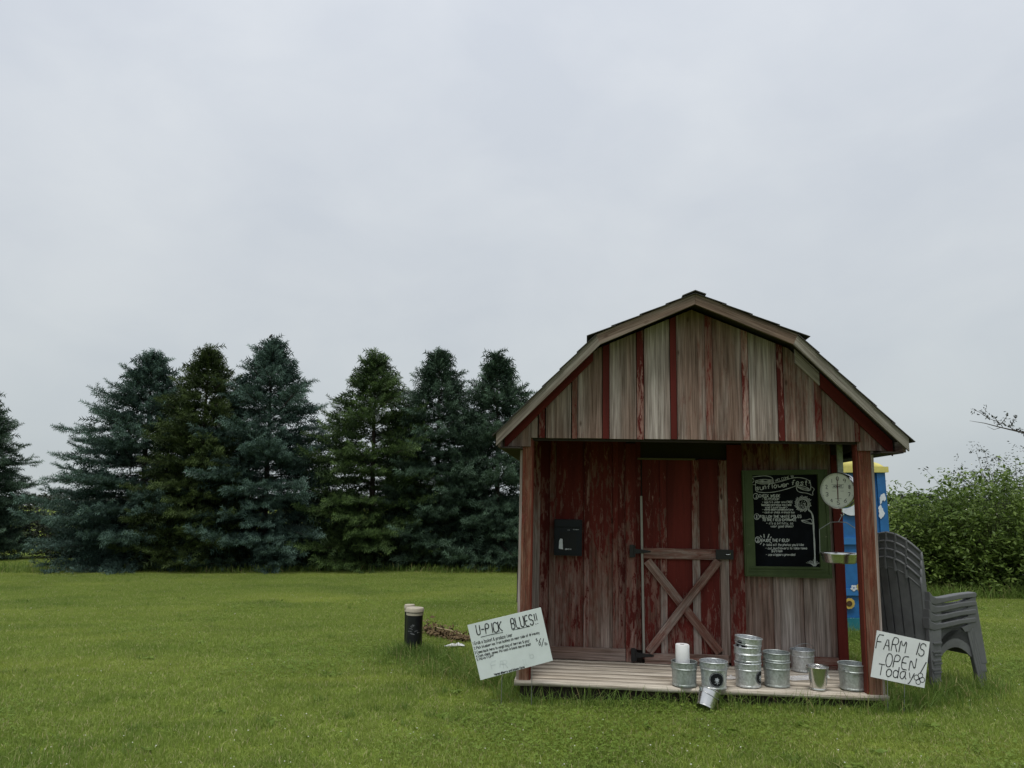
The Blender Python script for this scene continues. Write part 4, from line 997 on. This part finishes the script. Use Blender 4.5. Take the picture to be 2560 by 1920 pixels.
o = crumple('plastic_strip', Matrix.Translation((g.x, g.y, .03)), .19, .05, .035, 'thin white plastic strip half buried in grass beside the tilted sign', 6.6, True); o['category'] = 'plastic strip'

# ================================================================== SPRUCES
def rotbasis(d, up):
    d = d / np.linalg.norm(d, axis=1, keepdims=True); s = np.cross(d, up); s /= np.maximum(np.linalg.norm(s, axis=1, keepdims=True), 1e-6); n_ = np.cross(s, d); return d, s, n_
def sprig_template(rng, nn=16):
    V = []; F_ = []; T_ = []
    for k_ in range(3):
        a = 2 * PI * k_ / 3; V.append((0, .035 * math.cos(a), .035 * math.sin(a))); T_.append(0)
    V.append((1, 0, 0)); T_.append(1.); F_ += [(0, 1, 3), (1, 2, 3), (2, 0, 3)]
    for i in range(nn):
        t = .05 + .9 * i / nn; a = i * 2.4; ln = .36 * (1 - .4 * t); c, s_ = math.cos(a), math.sin(a); dx_ = .75
        b = len(V); hw = .05
        V += [(t - hw, 0, 0), (t + hw, 0, 0), (t + ln * dx_, c * ln, s_ * ln)]; T_ += [t * .8, t * .8, min(1, t + .15)]; F_.append((b, b + 1, b + 2))
    return np.array(V), np.array(F_), np.array(T_)
def spruce(name, u, depth, vtop, Rb, mat, label, seed, lean=0.):
    rng = np.random.default_rng(seed)
    top = at_y(u, vtop, depth); H = top.z
    root = empty(name, Matrix.Translation((top.x, depth, 0))); tag(root, label, 'tree', 'row of spruces along the lawn')
    MB().tube([(0, 0, -.1), (lean * .5, 0, H * .5), (0, 0, H * .97)], [.10, .05, .010], 8).build('trunk', M['bark'], root, True)
    prof = lambda d: Rb * (1 - math.exp(-(max(d, 0) / 1.70) ** 1.30)) * (1.0 if H - d > .5 else .85 + .15 * (H - d) / .5)
    pos, dr, sz, inner = [], [], [], []; wood_ = MB()
    z = .10; az = rng.random() * 6
    while z < H - .06:
        d = H - z; r = prof(d) * rng.uniform(.72, 1.13); az += 2.4 + rng.uniform(-.5, .5)
        t = z / H
        el = math.radians(-2 + 32 * t ** 1.5 + 34 * max(0, t - .8) / .2) + rng.normal() * .13
        nseg = 7; p = np.array([0, 0, z]); pts = [p]; a_ = az; 
        for k_ in range(nseg):
            e_ = el - .16 * (1 - t) * math.sin(PI * k_ / nseg) + (.30 * (k_ / nseg) ** 2) * (1 - t * .6)
            a_ += rng.normal() * .04
            p = p + r / nseg * np.array([math.cos(a_) * math.cos(e_), math.sin(a_) * math.cos(e_), math.sin(e_)]); pts.append(p)
        pts = np.array(pts)
        if rng.random() < .5: wood_.tube([tuple(pts[0]), tuple(pts[3]), tuple(pts[6])], [.018, .011, .004], 4, False)
        nsec = max(3, int(r / .062))
        for k_ in range(nsec):
            s = .16 + .84 * (k_ + rng.random() * .6) / nsec; s = min(s, 1.)
            fi = s * nseg; i0 = min(int(fi), nseg - 1); q = pts[i0] + (pts[i0 + 1] - pts[i0]) * (fi - i0); ax = pts[i0 + 1] - pts[i0]; ax = ax / np.linalg.norm(ax)
            hz = np.cross(ax, [0, 0, 1.]); hz /= np.linalg.norm(hz)
            side = 1 if k_ % 2 else -1; ln = (.09 + .34 * r * (1 - s) ** .8) * rng.uniform(.7, 1.15); ln = min(ln, .52)
            d2 = ax * .72 + hz * side * .75 + np.array([0, 0, rng.normal() * .12 + .05]); d2 /= np.linalg.norm(d2)
            m = max(1, int(ln / .10))
            for j in range(m):
                qq = q + d2 * ln * (j + .3) / m - np.array([0, 0, .05 * ((j + .3) / m) ** 2])
                if rng.random() < .12 and j == 0: continue
                lat = np.cross(d2, [0, 0, 1.]); lat /= np.linalg.norm(lat) + 1e-6
                sd = rng.choice([-1, 1]) * rng.uniform(.1, .75) if j < m - 1 else rng.normal() * .2
                pos.append(qq); dr.append(d2 + lat * sd + np.array([0, 0, rng.uniform(-.28, .62)])); sz.append(rng.uniform(.15, .25))
        pos.append(pts[-2]); dr.append(pts[-1] - pts[-2] + np.array([0, 0, .02])); sz.append(rng.uniform(.16, .24))
        for k_ in range(10):                             # shaded inner shoots near the stem
            a2 = rng.random() * 6.28; r2 = prof(d) * rng.uniform(.05, .72)
            pos.append(np.array([r2 * math.cos(a2), r2 * math.sin(a2), z + rng.normal() * .08])); dr.append(np.array([math.cos(a2), math.sin(a2), rng.normal() * .35 - .15])); sz.append(rng.uniform(.24, .40)); inner.append(len(pos) - 1)
        z += (.013 if z < .9 else .022) + .012 * t + rng.random() * .012
    # leaders
    for i in range(40):
        zz = H - rng.uniform(.22, 1.25); r_ = prof(H - zz - .16) * rng.uniform(.15, .95); a_ = rng.random() * 6.28
        pos.append(np.array([r_ * math.cos(a_), r_ * math.sin(a_), zz - .1])); dr.append(np.array([math.cos(a_) * .35, math.sin(a_) * .35, 1.])); sz.append(rng.uniform(.18, .30))
    for i in range(6): pos.append(np.array([rng.normal() * .02, rng.normal() * .02, H - .52 + i * .085])); dr.append(np.array([rng.normal() * .10, rng.normal() * .10, 1.])); sz.append(.24)
    for i in range(2 + seed % 3): a_ = rng.random() * 6.28; pos.append(np.array([.16 * math.cos(a_), .16 * math.sin(a_), H - .32])); dr.append(np.array([.12 * math.cos(a_), .12 * math.sin(a_), 1.])); sz.append(.34)
    pos, dr, sz = np.array(pos), np.array(dr), np.array(sz); n = len(pos)
    d, s, n_ = rotbasis(dr, rng.normal(size=(n, 3)) * .3 + np.array([0, 0, 1.]))
    tv, tf, tt = sprig_template(rng)
    V = pos[:, None] + sz[:, None, None] * (tv[None, :, 0:1] * d[:, None] + tv[None, :, 1:2] * s[:, None] + tv[None, :, 2:3] * n_[:, None])
    F_ = tf[None] + (np.arange(n) * len(tv))[:, None, None]
    tw = rng.uniform(.25, 1., n); tw[inner] = 0; tipv = np.tile(tt, n) * np.repeat(tw, len(tt))
    cr_ = npmesh('crown', V.reshape(-1, 3), F_.reshape(-1, 3), mat, root, {'tip': tipv})
    wood_.build('limbs', M['bark'], root, kind='stuff')
    return n
tot = 0
tot += spruce('spruce_tree', 382, 18.9, 885, 2.5, M['spr_blue'], 'wide blue spruce with long low boughs, at the open end of the row', 1)
tot += spruce('spruce_tree', 523, 18.25, 873, 1.75, M['spr_olive'], 'dark olive spruce squeezed between two blue spruces', 2)
tot += spruce('spruce_tree', 683, 18.7, 856, 2.35, M['spr_blue'], 'tallest blue spruce with silvery lower boughs and a bird at its tip', 3)
tot += spruce('spruce_tree', 940, 18.8, 884, 2.15, M['spr_green'], 'broad green spruce with several upright leaders at its top', 4)
tot += spruce('spruce_tree', 1099, 18.9, 880, 1.85, M['spr_teal'], 'slim blue-green spruce between the green spruce and the last one', 5)
tot += spruce('spruce_tree', 1244, 18.7, 891, 1.95, M['spr_teal'], 'blue-green spruce partly hidden by the shed roof', 6)
tot += spruce('spruce_tree', -28, 21.5, 985, 1.75, M['spr_teal'], 'smaller spruce standing apart beyond a gap in the row', 7)
print('sprigs', tot, sum(len(m.polygons) for m in bpy.data.meshes))
# bird on the tallest tip
tp = at_y(677, 843, 18.68)
bd = MB(); 
for i in range(7):
    pass
br = MB().tube([(-.075, 0, -.015), (-.045, 0, -.005), (-.02, 0, .008), (.01, 0, .022), (.03, 0, .034), (.042, 0, .045), (.058, 0, .046), (.074, 0, .042)], [.004, .012, .026, .030, .024, .020, .014, .002], 10)
bird = br.build('bird', M['bird'], None, True); bird.matrix_world = Matrix.Translation(tp) @ Matrix.Rotation(.4, 4, 'Z') @ Matrix.Rotation(-.5, 4, 'Y'); tag(bird, 'tiny dark bird perched on the topmost shoot of the tallest spruce', 'bird')

# ================================================================== SHRUBS AND BRUSH
def shrub(name, loc, rx, ry, h, ntip, mat, label, seed, leaf=(.06, .115), group=None, white=0, cat='shrub', nl=9, asp=.45):
    rng = np.random.default_rng(seed); root = empty(name, loc=loc); tag(root, label, cat, group)
    st = MB(); P_ = []; S_ = []; tips = []
    for i in range(ntip):
        a = rng.random() * 6.283; q = rng.random() ** .45; el = math.asin(rng.random() ** .8)
        k_ = 1 + .22 * mnoise.noise((math.cos(a) * 1.7 + seed, math.sin(a) * 1.7, el * 2.3)) + .10 * rng.normal() * .6
        p = np.array([rx * q * k_ * math.cos(a) * math.cos(el) ** .6, ry * q * k_ * math.sin(a) * math.cos(el) ** .6, .08 + (h - .08) * (q * k_ * math.sin(el) if rng.random() < .8 else q * rng.random())]); p[2] = max(.06, p[2])
        tips.append(p)
        P_.append(p[None] + rng.normal(size=(nl, 3)) * np.array([.05, .05, .045])); S_.append(rng.uniform(*leaf, nl))
        if i % 9 == 0: b0 = np.array([p[0] * .15, p[1] * .15, 0]); st.tube([tuple(b0), tuple((b0 + p) * .5 + rng.normal(size=3) * .05), tuple(p)], [.010, .006, .002], 4, False)
    P_ = np.concatenate(P_); S_ = np.concatenate(S_)
    V, F_ = leaves_mesh(len(P_), P_, S_, rng, .55, .18, asp); npmesh('foliage', V, F_, mat, root)
    st.build('stems', M['bark'], root)
    if white:
        fl_ = MB()
        for i in rng.choice(len(tips), white):
            p = tips[i] * 1.05; s_ = .016; fl_.add([(p[0] + a * s_, p[1] + b * s_, p[2] + .04 + c * s_) for a, b, c in ((1, 0, 0), (-1, 0, 0), (0, 1, 0), (0, -1, 0), (0, 0, .7), (0, 0, -.7))], [(0, 2, 4), (2, 1, 4), (1, 3, 4), (3, 0, 4), (2, 0, 5), (1, 2, 5), (3, 1, 5), (0, 3, 5)])
        fl_.build('blossoms', M['flower'], root)
    return root
G_ = 'leafy shrubs along the right of the lawn'
def SH(u, v): return tuple(ground(u, v))
shrub('dogwood_shrub', (6.7, 14.1, 0), 1.5, 1.2, 1.70, 2300, M['leaf'], 'rounded leafy green shrub just behind the portable toilet', 21, group=G_, white=40)
shrub('dogwood_shrub', (8.5, 13.6, 0), 1.5, 1.15, 2.0, 2700, M['leaf'], 'full leafy green shrub in the middle of the hedge behind the chairs', 22, group=G_, white=50)
shrub('dogwood_shrub', (10.2, 13.5, 0), 1.6, 1.2, 2.2, 2400, M['leaf'], 'leafy green shrub at the far end of the hedge', 23, group=G_, white=30)
shrub('brushy_bush', (10.0, 15.2, 0), 1.5, 1.2, 2.5, 2000, M['leaf2'], 'taller dark fine-leaved bush rising behind the green shrubs', 24, leaf=(.04, .07))
shrub('dogwood_shrub', (4.7, 14.6, 0), 1.5, 1.1, 1.5, 700, M['leaf'], 'leafy green shrub hidden mostly behind the shed', 25, group=G_, white=8)
# undergrowth in the gap of the spruce row
shrub('brushy_bush', (-12.6, 22.5, 0), 1.4, .9, 1.5, 1100, M['leaf2'], 'low green brush in the gap between the spruces', 31, leaf=(.07, .12))
shrub('brushy_bush', (-14.6, 20.2, 0), .9, .8, .9, 420, M['leaf3'], 'green bush at the foot of the lone spruce', 32, leaf=(.06, .11))
shrub('brushy_bush', (-11.3, 25.5, 0), 2.6, 1.2, 1.9, 1300, M['leaf2'], 'brush farther back behind the gap in the spruces', 33, leaf=(.1, .16))
# small tree whose branch reaches into view over the shrubs
tr = empty('small_tree', loc=(9.4, 11.0, 0)); tag(tr, 'small dark-leaved tree with one bare-tipped branch reaching over the shrubs', 'tree')
def L2(u, v, y): q = at_y(u, v, y); return np.array([q.x - 9.4, q.y - 11.0, q.z])
MB().tube([(0, 0, -.1), (.05, .05, 1.4), (-.05, .1, 2.9), (.1, .0, 4.2)], [.09, .075, .05, .015], 10).build('trunk', M['bark'], tr, True)
bl = MB(); LP = []
main = [np.array([-.02, .08, 2.75]), L2(2640, 1118, 10.9), L2(2560, 1082, 10.8), L2(2500, 1068, 10.75), L2(2462, 1058, 10.7), L2(2424, 1052, 10.7)]
bl.tube([tuple(p) for p in main], [.03, .02, .012, .008, .005, .002], 5, False)
def twig(pts, lf=1., r0=.006):
    bl.tube([tuple(p) for p in pts], [r0] + [r0 * .6] * (len(pts) - 2) + [.0015], 4, False)
    for a, b in zip(pts, pts[1:]):
        for k_ in range(int(7 * lf)): LP.append(a + (b - a) * rng.random() + rng.normal(size=3) * .018)
twig([L2(2540, 1076, 10.8), L2(2512, 1062, 10.8), L2(2470, 1045, 10.7), L2(2448, 1030, 10.7), L2(2426, 1022, 10.7)])
twig([L2(2470, 1045, 10.7), L2(2462, 1034, 10.7), L2(2466, 1018, 10.7)]); twig([L2(2500, 1062, 10.75), L2(2515, 1045, 10.7), L2(2520, 1032, 10.7)]); twig([L2(2525, 1068, 10.8), L2(2535, 1050, 10.8), L2(2545, 1040, 10.8)])
twig([L2(2500, 1062, 10.8), L2(2490, 1048, 10.8), L2(2485, 1040, 10.8)], 1.3); twig([L2(2540, 1072, 10.8), L2(2560, 1080, 10.8), L2(2580, 1092, 10.8)], 1.6); twig([L2(2505, 1068, 10.7), L2(2485, 1074, 10.7), L2(2468, 1066, 10.7)], .0)
for i in range(26):
    z0 = rng.uniform(1.5, 4.0); a = rng.random() * 6.28; ln = rng.uniform(.7, 1.5)
    if math.cos(a) < -.2 and z0 > 2.0: a = a + PI
    p0 = np.array([0, 0, z0]); p1 = p0 + ln * np.array([math.cos(a) * .6, math.sin(a) * .6, .25]); p2 = p0 + ln * np.array([math.cos(a), math.sin(a), .35]); twig([p0, p1, p2], 2.2, .014)
    for j in range(5): q0 = p0 + (p2 - p0) * rng.uniform(.3, 1); twig([q0, q0 + rng.normal(size=3) * .12, q0 + rng.normal(size=3) * .25], 2.4)
LP = np.array(LP); V, F_ = leaves_mesh(len(LP), LP, rng.uniform(.035, .065, len(LP)), rng, .8, .1, .5)
npmesh('foliage', V, F_, M['leaf2'], tr); bl.build('branches', M['bark'], tr)
# far wooded skyline beyond the field, and corn behind the spruces
n = 26000; xs = rng.uniform(-210, 210, n); hh = 3.6 + 1.6 * np.array([mnoise.noise((x * .035, 0, 3)) + .6 * mnoise.noise((x * .14, 5, 3)) for x in xs])
P_ = np.stack([xs, 210 + rng.normal(size=n) * 3, hh * rng.random(n) ** .6], 1); V, F_ = leaves_mesh(n, P_, rng.uniform(.5, 1.2, n), rng, .8, .1, .8)
tag(npmesh('far_woods', V, F_, M['leaf2']), 'distant wooded skyline beyond the field', kind='stuff')
n = 9000; P_ = np.stack([rng.uniform(-26, 22, n), rng.uniform(27, 33, n), rng.uniform(.1, 1.35, n)], 1); V, F_ = leaves_mesh(n, P_, rng.uniform(.25, .5, n), rng, 1.2, .3, .12)
tag(npmesh('field_crop', V, F_, M['leaf2']), 'tall leafy crop in the field behind the spruces', kind='stuff')

# ================================================================== GRASS
def blades(rng, n, half, hmin, hmax, wd, lean, seg=2):
    """grass blades in a square patch: seg quads narrowing to a tip (as triangles)"""
    p = np.stack([rng.uniform(-half, half, n), rng.uniform(-half, half, n), np.zeros(n)], 1)
    return blades_at(rng, p, hmin, hmax, wd, lean, seg)
def blades_at(rng, p, hmin, hmax, wd, lean, seg=2):
    n = len(p); h = rng.uniform(hmin, hmax, n); a = rng.random(n) * 2 * PI; le = np.abs(rng.normal(size=n)) * lean
    dv = np.stack([np.cos(a), np.sin(a), np.zeros(n)], 1); b2 = rng.random(n) * 2 * PI; sv = np.stack([np.cos(b2), np.sin(b2), np.zeros(n)], 1); w_ = wd * rng.uniform(.7, 1.3, n)
    vs = []
    for k_ in range(seg):
        t = k_ / seg; c = p + dv * (le * h * t ** 1.8)[:, None] + np.array([0, 0, 1.]) * (h * (t - .25 * le * t * t).clip(0))[:, None]; ww = (w_ * (1 - .45 * t))[:, None]
        vs += [c - sv * ww * .5, c + sv * ww * .5]
    vs.append(p + dv * (le * h)[:, None] + np.array([0, 0, 1.]) * (h * (1 - .25 * le).clip(.3))[:, None])
    V = np.stack(vs, 1); m = 2 * seg + 1; f_ = []
    for k_ in range(seg - 1): f_ += [(2 * k_, 2 * k_ + 1, 2 * k_ + 3), (2 * k_, 2 * k_ + 3, 2 * k_ + 2)]
    f_.append((2 * seg - 2, 2 * seg - 1, 2 * seg))
    F_ = np.array(f_)[None] + (np.arange(n) * m)[:, None, None]
    return V.reshape(-1, 3), F_.reshape(-1, 3)
def scatter(name, src, pts, rotz, scl, label):
    me = bpy.data.meshes.new(name); me.vertices.add(len(pts)); me.vertices.foreach_set('co', np.asarray(pts, np.float32).ravel())
    at = me.attributes.new('rot', 'FLOAT_VECTOR', 'POINT'); at.data.foreach_set('vector', np.stack([np.zeros(len(pts)), np.zeros(len(pts)), rotz], 1).astype(np.float32).ravel())
    at = me.attributes.new('scl', 'FLOAT_VECTOR', 'POINT'); at.data.foreach_set('vector', np.asarray(scl, np.float32).ravel())
    o = bpy.data.objects.new(name, me); COL.objects.link(o)
    g = bpy.data.node_groups.new(name, 'GeometryNodeTree'); g.interface.new_socket('Geometry', in_out='INPUT', socket_type='NodeSocketGeometry'); g.interface.new_socket('Geometry', in_out='OUTPUT', socket_type='NodeSocketGeometry')
    gi, go, ip, oi = (g.nodes.new(x) for x in ('NodeGroupInput', 'NodeGroupOutput', 'GeometryNodeInstanceOnPoints', 'GeometryNodeObjectInfo'))
    oi.inputs['Object'].default_value = src; oi.inputs['As Instance'].default_value = True
    g.links.new(gi.outputs[0], ip.inputs['Points']); g.links.new(oi.outputs['Geometry'], ip.inputs['Instance']); g.links.new(ip.outputs[0], go.inputs[0])
    for a, s_ in (('rot', 'Rotation'), ('scl', 'Scale')):
        na = g.nodes.new('GeometryNodeInputNamedAttribute'); na.data_type = 'FLOAT_VECTOR'; na.inputs['Name'].default_value = a; g.links.new(na.outputs[0], ip.inputs[s_])
    o.modifiers.new('scatter', 'NODES').node_group = g
    return tag(o, label, kind='stuff')
def source(name, V, F_, mat):
    o = npmesh(name, V, F_, mat); COL.objects.unlink(o); return o
rng = np.random.default_rng(77)
def in_shed(x, y, m=0.):
    q = SI @ Vector((x, y, .1)); return -m < q.x < W + m and -.02 - m < q.y < LEN + m
cells = []; y = 2.6
while y < 21.5:
    hw = .80 * y + 1.6; x = -hw
    while x < hw:
        if not in_shed(x, y, -.25): cells.append((x + rng.uniform(-.06, .06), y + rng.uniform(-.06, .06), .0))
        x += .40
    y += .40
cells = np.array(cells); pick = rng.integers(0, 4, len(cells))
for k_ in range(4):
    V, F_ = blades(rng, 2300, .27, .012, .046, .0052, .8)
    src = source('grass_patch', V, F_, M['grass']); c = cells[pick == k_]; n = len(c)
    h_ = rng.uniform(.8, 1.2, n) * (1 + .25 * np.array([mnoise.noise((p[0] * .6, p[1] * .6, 9)) for p in c]))
    scatter('grass', src, c, rng.random(n) * 6.283, np.stack([np.ones(n), np.ones(n), h_], 1), 'mown lawn grass')
# clover: leaflets in threes, in drifts
def clover_patch(rng, n, half):
    p = np.stack([rng.normal(size=n) * half * .5, rng.normal(size=n) * half * .5, rng.uniform(.02, .05, n)], 1); Vs = []; Fs = []; b = 0
    for q in p:
        a0 = rng.random() * 6.28; r_ = rng.uniform(.006, .010); tl = rng.normal(size=2) * .25
        for k2 in range(3):
            a = a0 + k2 * 2.094; c_, s_ = math.cos(a), math.sin(a)
            for (l_, w2) in ((0, 0), (.6, .5), (1.25, .28), (1.25, -.28), (.6, -.5)):
                x, y = r_ * (l_ * c_ - w2 * s_), r_ * (l_ * s_ + w2 * c_); Vs.append((q[0] + x, q[1] + y, q[2] + x * tl[0] + y * tl[1] + .002 * l_))
            Fs += [(b, b + 1, b + 2), (b, b + 2, b + 3), (b, b + 3, b + 4)]; b += 5
    return np.array(Vs), np.array(Fs)
V, F_ = clover_patch(rng, 300, .42); src = source('clover_patch', V, F_, M['clover']); c = []
while len(c) < 80:
    y = 3.2 + 11 * rng.random() ** 1.6; x = rng.uniform(-.72, .72) * y
    if mnoise.noise((x * .45 + 3, y * .45, 2)) > .16 and not in_shed(x, y, .1): c.append((x, y, .004))
scatter('clover', src, np.array(c), rng.random(80) * 6.28, np.ones((80, 3)), 'drifts of clover leaves in the lawn')
fl_ = MB(); cnt = 0
while cnt < 520:
    y = 3.4 + 14 * rng.random() ** 1.3; x = rng.uniform(-.70, .70) * y
    if in_shed(x, y, .15) or mnoise.noise((x * .55, y * .55, 6)) < -.05: continue
    s_ = rng.uniform(.003, .0065); z = rng.uniform(.03, .05); cnt += 1
    fl_.add([(x + a * s_, y + b * s_, z + d * s_) for a, b, d in ((1, 0, 0), (-1, 0, 0), (0, 1, 0), (0, -1, 0), (0, 0, .8), (0, 0, -.8))], [(0, 2, 4), (2, 1, 4), (1, 3, 4), (3, 0, 4), (2, 0, 5), (1, 2, 5), (3, 1, 5), (0, 3, 5)])
tag(fl_.build('clover_flowers', M['flower']), 'white clover flower heads dotted over the lawn', kind='stuff')
# unmown grass round the deck, signs, pipes and chair legs
pts = []
def clump(n, x, y, sx, sy): pts.append(np.stack([x + rng.normal(size=n) * sx, y + rng.normal(size=n) * sy, np.zeros(n)], 1))
for t in np.linspace(0, 1, 46):
    q = SHED @ Vector((W * t, -.07, 0)); clump(int(rng.integers(4, 30)), q.x, q.y - .07, .05, .04)
for t in np.linspace(0, 1, 10):
    q = SHED @ Vector((-.08, .1 + 1.6 * t, 0)); clump(120, q.x, q.y, .06, .1); q = SHED @ Vector((W + .1, .05 + 1.9 * t, 0)); clump(130, q.x, q.y, .07, .1)
g = ground(1034, 1640); clump(900, g.x + .02, g.y - .05, .14, .10); clump(350, g.x - .1, g.y - .08, .05, .06)
for u, v, n, s_ in ((1140, 1690, 700, .2), (1230, 1712, 700, .16), (1090, 1660, 600, .22), (1300, 1722, 350, .1), (2230, 1772, 420, .12), (2300, 1760, 420, .16), (2400, 1745, 420, .2), (2450, 1726, 380, .14), (2360, 1742, 300, .08), (2120, 1600, 900, .3)):
    g = ground(u, v); clump(n, g.x, g.y, s_, s_ * .7)
P_ = np.concatenate(pts); keep = np.array([not in_shed(p[0], p[1], .012) for p in P_]); P_ = P_[keep]
V, F_ = blades_at(rng, P_, .07, .19, .0048, .75, 4)
tag(npmesh('tall_grass', V, F_, M['tall']), 'longer unmown grass round the deck, signs, pipes and chairs', kind='stuff')
# stray taller tufts and broad-leaved rosettes the mower missed
tp_ = []; ro = []; cnt = 0
while cnt < 170:
    y = 3.3 + 13 * rng.random() ** 1.5; x = rng.uniform(-.74, .74) * y
    if in_shed(x, y, .1): continue
    cnt += 1; m_ = int(rng.integers(8, 34)); tp_.append(np.stack([x + rng.normal(size=m_) * .03, y + rng.normal(size=m_) * .03, np.zeros(m_)], 1))
    if cnt % 2 == 0:
        q_ = int(rng.integers(6, 11)); a_ = rng.random(q_) * 6.28
        ro.append(np.stack([x + .1 + .012 * np.cos(a_), y + .012 * np.sin(a_), np.full(q_, .028)], 1))
V, F_ = blades_at(rng, np.concatenate(tp_), .04, .085, .0055, .8, 3)
tag(npmesh('grass_tufts', V, F_, M['tall']), 'stray taller grass tufts in the mown lawn', kind='stuff')
ro = np.concatenate(ro); V, F_ = leaves_mesh(len(ro), ro, rng.uniform(.04, .085, len(ro)), rng, .25, .1, .42)
tag(npmesh('broadleaf_weeds', V, F_, M['clover']), 'low broad-leaved weeds in the lawn', kind='stuff')
# rough weeds along the foot of the spruces
n = 9000; x = rng.uniform(-17, 5, n); y = 17.35 + np.abs(rng.normal(size=n)) * .8 + .25 * np.sin(x * 1.3)
V, F_ = blades_at(rng, np.stack([x, y, np.zeros(n)], 1), .06, .24, .014, .6, 3)
tag(npmesh('edge_weeds', V, F_, M['tall']), 'rough weeds along the foot of the spruces', kind='stuff')
n = 6000; x = rng.uniform(4, 13, n); y = 12.5 + np.abs(rng.normal(size=n)) * .5
V, F_ = blades_at(rng, np.stack([x, y, np.zeros(n)], 1), .08, .30, .010, .6, 3)
tag(npmesh('edge_weeds', V, F_, M['tall']), 'rough grass along the foot of the leafy shrubs', kind='stuff')
